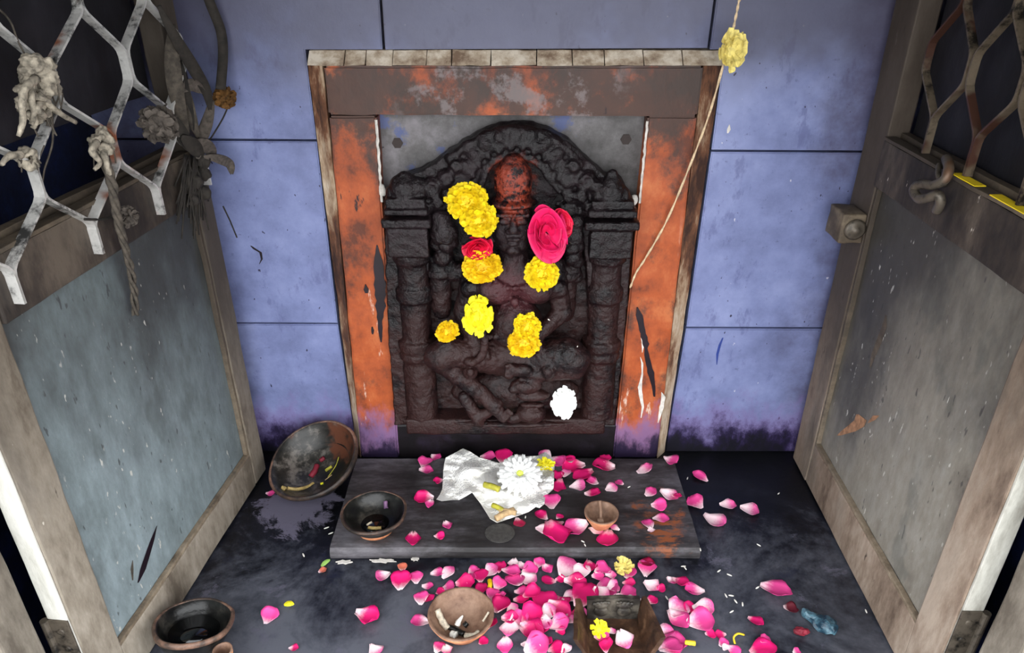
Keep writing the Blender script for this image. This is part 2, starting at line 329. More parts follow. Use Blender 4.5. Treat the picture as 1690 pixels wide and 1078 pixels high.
M['white'] = m_plain('white_bloom', (250, 250, 246), .6, .03, 90); M['rose'] = m_plain('crimson_rose', (214, 18, 62), .5, .2, 60); M['rosep'] = m_plain('magenta_rose', (226, 26, 92), .5, .18, 60)
M['clay'] = m_stain('terracotta', [(.3, (150, 92, 62)), (.5, (190, 124, 86)), (.7, (214, 152, 112))], 30, rough=.75)
M['clay_in'] = m_stain('stained_clay_inside', [(.3, (96, 70, 56)), (.5, (128, 98, 80)), (.7, (150, 120, 100))], 30, rough=.6)
M['black'] = m_stain('burnt_oily_black', [(.35, (14, 14, 14)), (.55, (30, 30, 28)), (.75, (70, 66, 60))], 22, rough=.28, spots=[(14, .62, .7, (84, 52, 38), None)])
M['blackgrey'] = m_stain('burnt_grey_black', [(.35, (22, 22, 20)), (.55, (44, 42, 38)), (.72, (104, 98, 92))], 22, rough=.35, spots=[(11, .60, .68, (92, 54, 38), None)])
M['rimclay'] = m_stain('sooty_clay_rim', [(.3, (26, 22, 20)), (.5, (66, 52, 44)), (.75, (140, 106, 88))], 14, rough=.5)
M['oil'] = m_plain('black_lamp_oil', (10, 11, 13), .08, .2, 20, bstr=.5, spec=.6)
M['ash'] = m_plain('pale_ash', (200, 188, 168), .9, .25, 200); M['gold'] = m_plain('glossy_oil_drop', (176, 152, 96), .2, .3, 100)
M['green'] = m_plain('yellow_green_stalk', (170, 164, 56), .6, .2, 120); M['tan'] = m_plain('tan_husk', (188, 158, 116), .8, .2, 120); M['leaf'] = m_plain('green_bit', (150, 190, 96), .6, .1)
M['rice'] = m_plain('white_rice', (236, 232, 222), .5, .05); M['pollen'] = m_plain('lime_centre', (214, 226, 96), .7, .15, 300); M['stem'] = m_plain('yellow_stamen', (232, 196, 48), .6, .1)
M['brownbox'] = m_stain('brown_broken_clay', [(.2, (30, 19, 13)), (.5, (66, 44, 30)), (.8, (118, 88, 66))], 30, rough=.5)
M['greybox'] = m_stain('dark_embossed_clay', [(.2, (20, 18, 16)), (.5, (44, 40, 36)), (.8, (96, 90, 80))], 40, rough=.45)
M['teal'] = m_stain('crumpled_teal_wrapper', [(.2, (10, 18, 30)), (.5, (28, 54, 70)), (.85, (96, 134, 148))], 40, rough=.3)
M['ink'] = m_plain('dried_black_drip', (26, 16, 24), .4, .3, 60); M['whitepaint'] = m_plain('flaked_white_paint', (206, 200, 192), .8, .15, 90)
M['rustmark'] = m_plain('scraped_brown_patch', (140, 104, 78), .8, .35, 80); M['bluemark'] = m_plain('blue_crayon', (40, 60, 130), .6)
M['tape'] = m_plain('yellow_tape', (236, 206, 36), .5, .08); M['maroon'] = m_plain('maroon_dried_petal', (112, 26, 42), .6, .3, 80); M['plastic'] = m_plain('grey_thin_plastic', (196, 198, 196), .25, .1, 40)

# ------------------------------------------------------------------ the setting
YW = 1.10
W = put(obj('wall_back', box(-.66, .66, 1.118, 1.20, -.02, 1.0), M['mortar']), 'blue painted tile wall behind the carved idol', 'wall', kind='structure')
def tile(poly, seed):
    b = prism(poly, 1, YW, 1.117)
    bmesh.ops.bevel(b, geom=[e for e in b.edges if abs(e.verts[0].co.y - YW) < 1e-5 and abs(e.verts[1].co.y - YW) < 1e-5], offset=.0016, segments=2, affect='EDGES')
    o = obj('tile', b, M['tile'], W); return o
def rect(x0, x1, z0, z1): return [(x0, z0), (x1, z0), (x1, z1), (x0, z1)]
tile([(-.64, .5845), (-.293, .582), (-.293, .709), (-.1835, .709), (-.1795, 1.0), (-.64, 1.0)], 1)
tile([(-.1795, .709), (.2765, .711), (.280, 1.0), (-.1755, 1.0)], 2)
tile([(.64, .5645), (.301, .5665), (.301, .709), (.2805, .709), (.2845, 1.0), (.64, 1.0)], 3)
tile([(-.64, .2735), (-.296, .2715), (-.293, .5785), (-.64, .581)], 4)
tile([(-.64, 0.0), (-.290, 0.0), (-.296, .2685), (-.64, .2705)], 5)
tile([(.64, .2625), (.297, .2640), (.301, .5630), (.64, .5610)], 6)
tile([(.64, 0.0), (.287, 0.0), (.297, .2605), (.64, .2590)], 7)
put(obj('floor', rbox(-.66, .66, .40, 1.118, -.10, 0.0, .006, .03, .0012, 12, 2), M['floor'], smooth=False), 'oily black floor of the shrine', 'floor', kind='structure')
put(obj('wall_left', box(-.66, -.62, .545, 1.118, 0, 1.0), M['side']), 'dark navy side wall behind the left door', 'wall', kind='structure')
put(obj('wall_right', box(.62, .66, .545, 1.118, 0, 1.0), M['side']), 'dark side wall behind the right door', 'wall', kind='structure')
put(obj('ceiling', box(-.72, .72, .30, 1.2, 1.0, 1.06), M['roofm']), 'unseen low roof slab over the shrine, drawn forward to shade it', 'ceiling', kind='structure')  # roof out of view; front edge brought forward to darken the upper wall
put(obj('ground', box(-6, 6, -6, 3, -.85, -.80), M['concrete']), 'grey street ground in front of the shrine', 'ground', kind='structure')
put(obj('trim_1', rbox(-.66, .66, .41, 1.19, -.80, -.10, .01, .08, .002, 6), M['concrete']), 'masonry base carrying the shrine floor', 'plinth', kind='structure')
for i, s in ((2, -1), (3, 1)):
    p = put(thing('trim_%d' % i, (s * .55, .52, 0), label='grey wooden door post at the %s edge of the shrine' % ('left' if s < 0 else 'right'), cat='door post', kind='structure'))
    obj('post', rbox(-.036 if s > 0 else -.10, .10 if s > 0 else .036, -.022, .025, 0, 1.0, .003, .03, .0012, 14, i), M['post'], p)
    obj('outer_face', box(-.030 if s > 0 else -.10, .10 if s > 0 else .030, -.030, -.0235, 0, 1.0, .002), M['edge_pale'], p)

# step stone
S = thing('step_stone', (.004, .945, 0), label='dark worn stone step with a rounded front edge below the idol', cat='step')
prof = [(.834, .0), (.8325, .006), (.8335, .013), (.838, .0185), (.846, .020), (1.054, .020), (1.054, 0)]
b = prism([(y - .945, z) for y, z in prof], 0, -.284, .286); rough(b, .025, .0010, 16, 3)
for v in b.verts: v.co.z = max(v.co.z, 0.0)
obj('slab', b, M['slab'], S, smooth=False)
c = fl(825, 880, .0215); bb = lathe([(.0, .0215), (.021, .0215), (.0235, .0218), (.0235, .0228), (.020, .0232), (.0, .0232)], 32, 1, .9)
obj('soot_ring', bb, m_plain('grey_soot', (62, 60, 58), .8, .2, 200), S, (c.x - .004, c.y - .945, -.0005))
for (px, py, w) in ((568, 928, .022), (632, 926, .036), (685, 923, .012)):
    c = fl(px, py, .001); pts = []
    for k in range(14):
        a = 2 * math.pi * k / 14; q = 1 + .35 * math.sin(k * 2.7 + px); pts.append((c.x + w / 2 * math.cos(a) * q, c.y + .0035 * math.sin(a) * q))
    put(obj('plaster_flake', prism(pts, 2, .0003, .0022), M['whitepaint']), 'pale plaster flake on the floor against the step, %s' % {568: 'leftmost of three', 632: 'longest of three', 685: 'smallest of three'}[px], 'plaster flake', 'plaster flakes along the step')

# ------------------------------------------------------------------ painted frame around the niche
FR = thing('niche_frame', (0, 1.1, 0), label='orange painted stone frame around the idol niche', cat='frame')
def fpart(name, b, mat, sm=False):
    bmesh.ops.translate(b, verts=b.verts, vec=(0, -1.1, 0)); return obj(name, b, M[mat] if isinstance(mat, str) else mat, FR, smooth=sm)
def jamb(xo0, xo1, xi0, xi1, seed):
    b = prism([(xo0, 1.08), (xi0, 1.08), (xi0, 1.117), (xo0, 1.117)], 2, 0.0, .6205, [(xo1, 1.08), (xi1, 1.08), (xi1, 1.117), (xo1, 1.117)])
    bmesh.ops.bevel(b, geom=list(b.edges), offset=.003, segments=2, affect='EDGES'); return rough(b, .02, .0012, 18, seed)
fpart('jamb', jamb(-.278, -.265, -.2085, -.1965, 1), 'orange'); fpart('jamb', jamb(.267, .268, .1865, .1965, 2), 'orange')
b = prism([(-.2655, .6225), (.2685, .6205), (.2685, .690), (-.2635, .690)], 1, 1.078, 1.117); bmesh.ops.bevel(b, geom=list(b.edges), offset=.003, segments=2, affect='EDGES')
fpart('lintel', rough(b, .02, .0012, 18, 4), 'orange')
def strip(x0f, x1f, x0w, x1w, seed):
    b = prism([(x0f, 1.0805), (x0w, 1.1), (x0f, 1.1)], 2, 0.0, .690, [(x1f, 1.0805), (x1w, 1.1), (x1f, 1.1)]); return rough(b, .018, .0015, 22, seed)
fpart('edge_strip', strip(-.2785, -.2660, -.290, -.292, 5), 'edge'); fpart('edge_strip', strip(.2675, .2690, .285, .300, 6), 'edge')
xs = [-.288, -.236, -.206, -.168, -.120, -.085, -.03, .035, .085, .13, .185, .24, .297]
for k in range(len(xs) - 1):
    x0, x1 = xs[k] + .0008, xs[k + 1] - .0008
    b = prism([(1.0795, .6905), (1.1, .708), (1.117, .708), (1.117, .6905)], 0, x0, x1); rough(b, .012, .0011, 30, k + 10)
    fpart('ledge_piece', b, 'ledge')
NB = fpart('niche_back', rbox(-.208, .198, 1.108, 1.1175, .062, .621, .001, .03, .0008, 12, 3), 'niche')
fpart('sill', rbox(-.210, .188, 1.083, 1.117, 0, .0735, .004, .02, .0015, 16, 7), 'sill')
def edge_paint(pts, w):       # flaked white paint line along the inner arris
    for i in range(len(pts) - 1):
        pass
    return tubeb(pts, w, 6)
fpart('paint_line', tubeb([Vector((-.1975 - .002 * (k / 20), 1.0825, .615 - .0062 * k)) + Vector((.0012 * noise.noise(Vector((k * .6, 1, 2))), 0, 0)) for k in range(21)], [.0022 + .0012 * noise.noise(Vector((k * .9, 4, 2))) for k in range(21)], 6), 'whitepaint')
fpart('paint_line', tubeb([Vector((.1970 - .001 * (k / 20), 1.0825, .613 - .0062 * k)) + Vector((.0012 * noise.noise(Vector((k * .7, 8, 2))), 0, 0)) for k in range(21)], [.0020 + .0012 * noise.noise(Vector((k * .8, 3, 7))) for k in range(21)], 6), 'whitepaint')
for (px, py) in ((630, 314), (1046, 331)):
    b = bmesh.new(); c = wl(px, py, 1.085); ball(b, c, .007, .005, .010); fpart('paint_lump', rough(b, .004, .002, 90, px), 'whitepaint', True)
for (px, py) in ((656, 236), (1033, 230)):
    c = wl(px, py, 1.1075); b = lathe([(.0, 0), (.0085, 0), (.0085, .0015), (.0, .0015)], 6); bmesh.ops.rotate(b, verts=b.verts, matrix=Matrix.Rotation(R(90), 3, 'X')); bmesh.ops.translate(b, verts=b.verts, vec=c); fpart('plugged_hole', b, m_plain('dark_plug', (52, 44, 42), .8))
def drip(pts, Y, name='oil_drip', mat='ink'):      # pts: (px,py,halfwidth px)
    L = []; Rr = []
    n = len(pts)
    for i in range(n * 4 - 3):
        k, t = divmod(i, 4); t /= 4; p = pts[k]; q = pts[min(k + 1, n - 1)]
        x = p[0] + (q[0] - p[0]) * t; y = p[1] + (q[1] - p[1]) * t; w = p[2] + (q[2] - p[2]) * t
        w *= 1 + .35 * noise.noise(Vector((y * .13, x * .1, 3)))
        a = wl(x - w, y, Y); c2 = wl(x + w, y, Y); L.append((a.x, a.z)); Rr.append((c2.x, c2.z))
    b = prism(L + Rr[::-1], 1, Y, Y + .004); return fpart(name, b, mat)
drip([(1052, 508, 1), (1055, 520, 5), (1060, 545, 5), (1066, 568, 6), (1066, 575, 3), (1068, 590, 4), (1074, 615, 5), (1079, 640, 3), (1080, 655, 1.5)], 1.0785)
drip([(622, 405, 1), (624, 430, 6), (627, 470, 9), (628, 505, 8), (627, 530, 4), (628, 552, 3), (629, 565, 1)], 1.0785)
drip([(603, 470, .5), (604, 478, 4), (605, 484, 2)], 1.0785); drip([(614, 540, 1), (615, 546, 3), (615, 552, 1)], 1.0785)
drip([(1057, 590, .4), (1060, 600, 1.6), (1060, 618, 1.2), (1056, 640, 3), (1058, 656, 3), (1061, 672, 2), (1058, 690, .5)], 1.0788, 'paint_flake', 'whitepaint')
drip([(1057, 548, .4), (1060, 558, 2), (1061, 572, 1.8), (1060, 582, .4)], 1.0788, 'paint_flake', 'whitepaint')
drip([(1092, 648, .6), (1095, 656, 3), (1092, 672, 3.5), (1088, 690, 2), (1086, 698, .5)], 1.0788, 'paint_flake', 'whitepaint')

# ------------------------------------------------------------------ the carved idol
PX = .00097
ID = thing('stone_idol', (0, 1.08, .066), label='black carved stone idol seated under an arch with pillars', cat='idol')
def ipart(name, me, mat='idol', parent=None, sm=None):
    o = me
    if isinstance(me, bmesh.types.BMesh): bmesh.ops.translate(me, verts=me.verts, vec=(0, -1.08, -.066))
    else: me.transform(Matrix.Translation((0, -1.08, -.066)))
    return obj(name, me, M[mat] if isinstance(mat, str) else mat, ID, smooth=sm)
# arch outline in photograph pixels, measured on the plane y = 1.075
outer = [(652, 700), (642, 560), (636, 420), (634, 330), (648, 300), (668, 290), (692, 283), (716, 270), (742, 250), (768, 232), (796, 217), (824, 208), (850, 205), (880, 208), (910, 217), (938, 233), (962, 255), (985, 277), (1002, 292), (1014, 290), (1028, 298), (1042, 330), (1040, 430), (1030, 560), (1014, 700)]
inner = [(980, 700), (975, 560), (968, 440), (962, 400), (952, 352), (932, 322), (910, 300), (898, 278), (874, 262), (848, 257), (822, 262), (803, 280), (793, 305), (770, 318), (740, 335), (722, 360), (712, 400), (708, 440), (704, 560), (702, 700)]
def XZ(p, Y): v = wl(p[0], p[1], Y); return (v.x, v.z)
b = prism([XZ(p, 1.09) for p in outer], 1, 1.0885, 1.1072)
random.seed(4)
ring = [XZ(p, 1.07) for p in outer] + [XZ(p, 1.07) for p in inner]
b2 = prism(ring, 1, 1.066, 1.10); bmesh.ops.triangulate(b2, faces=b2.faces)
me = bpy.data.meshes.new('t'); b2.to_mesh(me); b2.free(); b.from_mesh(me); bpy.data.meshes.remove(me)
def chain(bm, pts, r, Y, fy=.7, sub=5):
    for p in smoothline([wl(x, y, Y) for x, y in pts], sub): ball(bm, p, r * PX, r * PX * fy, r * PX, 1)
chain(b, inner[4:16], 7, 1.064); chain(b, [(742, 262), (772, 242), (800, 226), (850, 215), (902, 227), (934, 246), (958, 270)], 7, 1.064)
chain(b, [(768, 300), (784, 270), (808, 245), (850, 236), (890, 244), (914, 270), (940, 300)], 9, 1.062)
for k in range(15):           # leafy lobes carved along the arch
    a = R(200 - k * 15.7); cx = 850 + 92 * math.cos(a); cy = 318 - 92 * math.sin(a)
    ball(b, wl(cx, cy, 1.062), 11 * PX, 7 * PX, 15 * PX, 2, Matrix.Rotation(-(a - R(90)), 3, 'Y').to_euler())
    ball(b, wl(850 + 74 * math.cos(a + .1), 318 - 74 * math.sin(a + .1), 1.060), 6 * PX, 6 * PX, 6 * PX, 1)
for (x, y, r) in ((712, 312, 17), (736, 296, 15), (700, 345, 14), (722, 335, 12), (968, 300, 17), (988, 312, 15), (958, 325, 13), (975, 345, 14), (752, 275, 12), (945, 275, 13)):
    ball(b, wl(x, y, 1.062), r * PX, 8 * PX, r * PX * 1.1, 2)
    chain(b, [(x - r * .6, y), (x, y - r * .6), (x + r * .6, y), (x, y + r * .5), (x - r * .2, y)], 3.5, 1.054)
ipart('arch', remesh(b, .0027, 1, .0022, 70, 1, .0009, 190))
# plinth
b = rbox(-.186, .163, 1.052, 1.10, .0745, .106, .004, .012, .0016, 26, 2); ipart('plinth', b, sm=True)
# pillars
def pillar(x, prof, yc, blocks, fin):
    b = bmesh.new()
    pr = [(r * PX, wl(845, py, 1.05).z) for py, r in prof]
    bl = lathe(pr, 28, 1, .85); bmesh.ops.translate(bl, verts=bl.verts, vec=(x, yc, 0))
    for (py0, py1, hw, d) in blocks:
        z1 = wl(845, py0, 1.05).z; z0 = wl(845, py1, 1.05).z
        bk = box(x - hw * PX, x + hw * PX, yc - d, yc + .02, z0, z1, .002); me = bpy.data.meshes.new('t'); bk.to_mesh(me); bk.free(); bl.from_mesh(me); bpy.data.meshes.remove(me)
    for (px, py, r) in fin: ball(bl, wl(px, py, 1.062), r * PX, r * PX * .8, r * PX, 2)
    return remesh(bl, .0022, 1, .0013, 90, x * 30, .0005, 260)
pl = [(696, 29), (640, 29), (602, 28), (598, 33), (590, 33), (588, 30), (582, 34), (570, 34), (566, 26), (506, 26), (502, 31), (482, 31), (479, 26), (442, 26), (438, 31), (428, 33), (420, 33), (416, 30)]
ipart('pillar', pillar(-.158, pl, 1.072, [(376, 421, 32, .034), (358, 372, 38, .038), (342, 352, 34, .036), (326, 338, 31, .03)], [(668, 312, 26), (655, 318, 18), (690, 310, 18), (668, 296, 14)]))
ipart('pillar', pillar(.150, pl, 1.072, [(380, 424, 33, .034), (362, 376, 42, .038), (344, 356, 38, .036), (330, 340, 33, .03)], [(1008, 318, 24), (992, 322, 16), (1024, 322, 16), (1010, 302, 15), (1011, 288, 9)]))
def mini(px0, prof, bul):
    bl = bmesh.new()
    pr = [(r * PX, wl(845, py, 1.06).z) for py, r in prof]; b2 = lathe(pr, 20, 1, .9); x = wl(px0, 470, 1.065).x
    bmesh.ops.translate(b2, verts=b2.verts, vec=(x, 1.074, 0))
    for (px, py, r) in bul: ball(b2, wl(px, py, 1.058), r * PX, r * PX * .8, r * PX, 2)
    bl.free(); return remesh(b2, .0022, 1, .0014, 80, px0, .0006, 240)
mp = [(531, 6), (527, 14), (515, 17), (480, 18), (462, 18), (459, 22), (450, 22), (447, 17), (436, 17), (433, 20), (424, 18)]
# attendants' staffs between pillar and figure, each with a carved flower head on top
ipart('carved_staff', mini(726, mp, [(733, 385, 24), (728, 362, 17), (744, 398, 14), (722, 400, 14), (733, 378, 10), (731, 425, 16), (737, 372, 6), (725, 372, 6), (732, 394, 7)]))
ipart('carved_staff', mini(935, [(y + 4, r) for y, r in mp], [(946, 390, 19), (950, 368, 15), (940, 402, 14), (952, 408, 13), (946, 425, 15), (952, 432, 12)]))
# the seated figure: one continuous body
b = bmesh.new()
def I(px, py, Y=1.06): return wl(px, py, Y)
def E_(px, py, Y, rx, rz, ry): ball(b, I(px, py, Y), rx * PX, ry * PX, rz * PX, 3)
def Lm(p, q, r1, r2, fy=.9): limb(b, I(*p), I(*q), r1 * PX, r2 * PX, fy)
E_(847, 300, 1.058, 30, 40, 28); E_(847, 276, 1.06, 20, 22, 20); E_(847, 333, 1.054, 38, 8, 32)                 # tall crown and its band
E_(847, 372, 1.054, 35, 44, 32); E_(847, 395, 1.052, 27, 26, 28)                                                 # face, jaw
Lm((847, 362, 1.022), (847, 380, 1.016), 4, 7); E_(840, 383, 1.021, 5, 4, 5); E_(854, 383, 1.021, 5, 4, 5)        # nose
E_(832, 366, 1.027, 9, 5, 6); E_(862, 366, 1.027, 9, 5, 6); Lm((822, 356, 1.026), (872, 356, 1.026), 3.5, 3.5)    # eyes, brow
E_(847, 395, 1.022, 12, 3, 6); E_(847, 402, 1.023, 10, 3.5, 6); E_(847, 413, 1.026, 11, 7, 8)                      # lips, chin
E_(809, 375, 1.056, 7, 18, 9); E_(885, 375, 1.056, 7, 18, 9); E_(808, 398, 1.05, 8, 8, 8); E_(886, 398, 1.05, 8, 8, 8)   # ears, earrings
Lm((848, 405, 1.06), (848, 432, 1.06), 22, 26)
E_(850, 458, 1.062, 62, 42, 32); E_(817, 477, 1.045, 34, 27, 26); E_(884, 475, 1.045, 34, 27, 26); E_(850, 535, 1.055, 46, 52, 38); E_(850, 580, 1.058, 70, 34, 40)
for k in range(9):                                                                                                # necklace beads
    a = R(200 + k * 17.5); E_(850 + 40 * math.cos(a), 446 - 30 * math.sin(a), 1.028, 5, 5, 5)
E_(850, 500, 1.026, 8, 9, 7); Lm((806, 556, 1.03), (894, 556, 1.03), 6, 6)
for (sx, sh, el, ha) in ((-1, (786, 440, 1.062), (764, 515, 1.055), (790, 578, 1.03)), (1, (912, 440, 1.062), (928, 515, 1.055), (884, 556, 1.03))):
    Lm(sh, el, 22, 17); Lm(el, ha, 17, 13); E_(ha[0], ha[1], ha[2], 15, 17, 12)
    Lm((sh[0] + sx * -3, sh[1] + 38, 1.045), (sh[0] + sx * 10, sh[1] + 36, 1.045), 16, 16, .8)
    for f in range(4): Lm((ha[0] - 10 + f * 6, ha[1] + 8, ha[2] - .006), (ha[0] - 11 + f * 7, ha[1] + 26 - abs(f - 1.5) * 3, ha[2] - .010), 4, 3.2)
    Lm((ha[0] + sx * -12, ha[1], ha[2] - .006), (ha[0] + sx * -17, ha[1] + 14, ha[2] - .012), 4.5, 3.5)
Lm((790, 440, 1.07), (744, 452, 1.072), 18, 14); Lm((744, 452, 1.072), (736, 412, 1.062), 14, 11); E_(736, 405, 1.054, 14, 13, 11)
Lm((908, 440, 1.07), (948, 456, 1.072), 18, 14); Lm((948, 456, 1.072), (945, 416, 1.062), 14, 11); E_(945, 410, 1.054, 13, 13, 11)
Lm((838, 592, 1.055), (738, 580, 1.028), 34, 27, .95); E_(728, 588, 1.026, 29, 27, 26)                                # thigh and knee
Lm((728, 596, 1.028), (800, 654, 1.028), 22, 15); Lm((798, 652, 1.028), (832, 688, 1.018), 15, 11); E_(816, 668, 1.022, 17, 12, 11)
for f in range(5): Lm((824 + f * 3.5, 690 - f * 3.4, 1.012), (831 + f * 3.5, 697 - f * 3.4, 1.008), 4, 3.4)
Lm((862, 592, 1.055), (938, 585, 1.028), 36, 31, .95); E_(944, 592, 1.026, 32, 27, 27)
Lm((948, 606, 1.03), (884, 618, 1.020), 22, 16); Lm((884, 618, 1.020), (848, 610, 1.012), 15, 10); E_(862, 612, 1.012, 18, 11, 9)
for f in range(5): Lm((842, 603 + f * 4, 1.010), (835, 604 + f * 4, 1.008), 3.8, 3.2)
E_(777, 597, 1.008, 12, 8, 8); E_(776, 615, 1.010, 13, 13, 9); E_(776, 615, 1.002, 7, 7, 6)
chain(b, [(796, 545), (800, 565), (796, 585), (786, 596)], 8, 1.012)
E_(872, 572, 1.018, 17, 20, 14); E_(840, 618, 1.014, 9, 9, 9); E_(905, 612, 1.012, 13, 15, 12); E_(868, 636, 1.016, 28, 14, 16); E_(850, 642, 1.012, 12, 9, 9); E_(880, 652, 1.018, 30, 10, 14)
E_(876, 681, 1.026, 27, 19, 20); E_(878, 668, 1.018, 22, 5, 8); E_(848, 690, 1.022, 13, 10, 10); Lm((788, 690, 1.028), (812, 676, 1.03), 12, 10); Lm((766, 655, 1.035), (790, 695, 1.03), 12, 12)
E_(850, 645, 1.065, 115, 42, 30); E_(850, 694, 1.06, 125, 6, 20)
ipart('seated_figure', remesh(b, .0021, 1, .0016, 75, 3, .0006, 220))

# ------------------------------------------------------------------ doors
def make_door(name, s, A, B_, L, fs, hs, br, m0, m1, mw, mp_, mbar, label, even, odd, tails, tape):
    a = fl(*A); q = fl(*B_); d = (q - a).normalized(); rz = math.atan2(d.y, d.x)
    D = thing(name, a, (0, 0, rz), label, 'door', kind='structure')
    def bx(nm, u0, u1, y0, y1, z0, z1, mat, bev=.002, step=.025, amp=.0010, par=D, sd=1):
        ya, yb = sorted((s * y0, s * y1)); return obj(nm, rbox(u0, u1, ya, yb, z0, z1, bev, step, amp, 16, sd), M[mat], par)
    f0 = -.008; top = .985
    bx('stile', f0, fs, -.03, 0, .004, top, mw, sd=2); bx('stile', hs, L, -.024, 0, .004, top, mw, sd=3)
    bx('rail', fs + .0005, hs - .0005, -.03, -.001, .004, br, mw, sd=4); bx('rail', fs + .0005, hs - .0005, -.028, .0035, m0, m1, 'soot_wood', sd=5); bx('rail', fs + .0005, hs - .0005, -.03, -.001, .93, top, mw, sd=6)
    bx('rail_cap', fs + .001, hs - .001, -.012, .0045, m1 + .0004, m1 + .005, 'bead', .0008, sd=7)
    bx('rail_cap', fs + .001, hs - .001, -.03, -.018, m1 + .0004, m1 + .010, 'bead', .0008, sd=8)
    bx('panel', fs - .002, hs + .002, -.017, -.010, br - .002, m0 + .002, mp_, .0, .04, .0010, sd=9)
    for (u0, u1, z0, z1) in ((fs, fs + .006, br + .006, m0), (fs, hs, br, br + .006)):
        bx('putty_bead', u0, u1, -.0098, -.002, z0, z1, 'bead', .001, .012, .0011, sd=10)
    bx('edge_facing', L + .0004, L + .004, -.024, -.001, .10, top - .02, 'edge_pale', .001, .03, .0006, sd=11)
    bx('back_board', fs, hs, -.042, -.034, m1 - .01 if s < 0 else .665, top, 'dark_backing', .001, sd=12)  # board added behind the grille so the view through it is near black
    # grille of bent flat bars
    G = obj('grille', box(fs, hs, *sorted((s * -.008, s * -.004)), .925, .934, .001), M[mbar], D)
    t = .0026; w = .0115 if s > 0 else .0095; J = .034; rows = [.898, .816, .735, .654, .572][:5 if s > 0 else 4]; y_0 = .003 if s > 0 else -.010; nr = len(rows) - 1
    cols = {0: even, 1: odd}
    def bar(path):
        V = []; F = []; n = len(path)
        for i, (u, z) in enumerate(path):
            p0 = path[max(i - 1, 0)]; p1 = path[min(i + 1, n - 1)]; tx, tz = p1[0] - p0[0], p1[1] - p0[1]; l = math.hypot(tx, tz); nx, nz = -tz / l, tx / l
            for sx in (-1, 1):
                for y in (y_0, y_0 + w): V.append((u + nx * t / 2 * sx, s * (y if sx else y), z + nz * t / 2 * sx))
        for i in range(n - 1):
            o, p = 4 * i, 4 * i + 4
            for q0, q1 in ((0, 1), (1, 3), (3, 2), (2, 0)): F.append((o + q0, o + q1, p + q1, p + q0))
        F += [(0, 1, 3, 2), (4 * n - 4, 4 * n - 3, 4 * n - 1, 4 * n - 2)]
        obj('grille_bar', from_pd(V, F), M[mbar], G)
    ks = range(len(even))
    for k in ks:
        for side in (-1, 1):                     # zigzag bar: even column k, then odd column to its right or left
            ok = k if side > 0 else k - 1
            if ok < 0 or ok >= len(odd): continue
            path = []
            for r_, z in enumerate(rows):
                if r_ % 2 == 0: u = even[k] + side * .0019
                else: u = odd[ok] - side * .0019
                j = random.uniform(-.003, .003)
                path += [(u + j, z), (u + j, z - (J if r_ < nr else tails))]
            # round each bend
            rp = []
            for i, p in enumerate(path):
                if 0 < i < len(path) - 1:
                    a0 = Vector(path[i - 1]); a1 = Vector(p); a2 = Vector(path[i + 1]); rp += [a1 + (a0 - a1).normalized() * .007, a1 + (a0 - a1).normalized() * .002 + (a2 - a1).normalized() * .002, a1 + (a2 - a1).normalized() * .007]
                else: rp.append(Vector(p))
            bar([(p[0], p[1]) for p in rp])
    # butt hinge at the foot of the hinge edge
    for hz in (.135, .72):
        H = obj('hinge', tubeb([Vector((L + .007, s * -.026, hz - .045 + .009 * k)) for k in range(11)], .0045, 12), M['rust'], D)
        obj('hinge_leaf', box(L + .004, L + .0065, *sorted((s * -.024, s * .001)), hz - .045, hz + .045, .0006), M['rust'], H)
        for z in (-.028, 0, .028):
            bs = lathe([(0, 0), (.0042, 0), (.0036, .0014), (.0012, .0018), (0, .0018)], 12); bmesh.ops.rotate(bs, verts=bs.verts, matrix=Matrix.Rotation(R(90), 3, 'Y'))
            obj('screw', bs, M['rust'], H, (L + .0065, s * -.011, hz + z))
    for (u0, u1) in tape: bx('yellow_tape', u0, u1, -.008, .005, m1 + .0052, m1 + .0062, 'tape', 0, .02, .0002)
    return D, a, d
random.seed(8)
evL = [.013, .141, .272, .40]; odL = [.072, .200, .330]
DL, aL, dL = make_door('door_1', 1, (437, 782), (292, 1014), .470, .034, .418, .066, .522, .586, 'wood_l', 'panel_l', 'bar_l', 'left door leaf with grey-green panel and bent bar grille', evL[0:4], odL + [.455], .036, ())
evR = [.103, .205, .307, .41]; odR = [.155, .255, .358]
DR, aR, dR = make_door('door_2', -1, (1310, 762), (1470, 1078), .488, .058, .430, .083, .538, .603, 'wood_r', 'panel_r', 'bar_r', 'right door leaf with grey-brown panel and dusty bar grille', evR, odR, .044, ((.24, .29), (.32, .40)))
def on_door(px, py, a, d, off=0.0):
    n = d.cross(Vector((0, 0, 1))); n.normalize()
    if n.x * a.x > 0: n = -n                       # towards the niche centre
    p0 = a + n * off; r_ = ray(px, py); return CAM + r_ * ((p0 - CAM).dot(n) / r_.dot(n))
def OL(px, py, off=.012): return on_door(px, py, aL, dL, off)
def OR(px, py, off=.012): return on_door(px, py, aR, dR, off)
def scuff(name, pts, O, mat, parent, th=.0012):      # worn mark lying on a panel: (px, py, half width px)
    Lp = [O(x - w, y, -.0098 + th) for x, y, w in pts]; Rp = [O(x + w, y, -.0098 + th) for x, y, w in pts]; ring = Lp + Rp[::-1]; n_ = len(ring)
    back = [O(x - w, y, -.0115) for x, y, w in pts] + [O(x + w, y, -.0115) for x, y, w in pts][::-1]
    b = from_pd(ring + back, [list(range(n_)), [n_ + i for i in range(n_)][::-1]] + [[i, (i + 1) % n_, n_ + (i + 1) % n_, n_ + i] for i in range(n_)])
    bpy.context.view_layer.update(); o = obj(name, b, M[mat], parent); o.matrix_parent_inverse = parent.matrix_world.inverted(); return o
scuff('gouge', [(259, 868, .5), (252, 890, 3), (244, 915, 4), (236, 940, 4.5), (228, 962, 1)], OL, 'ink', DL, .0004)
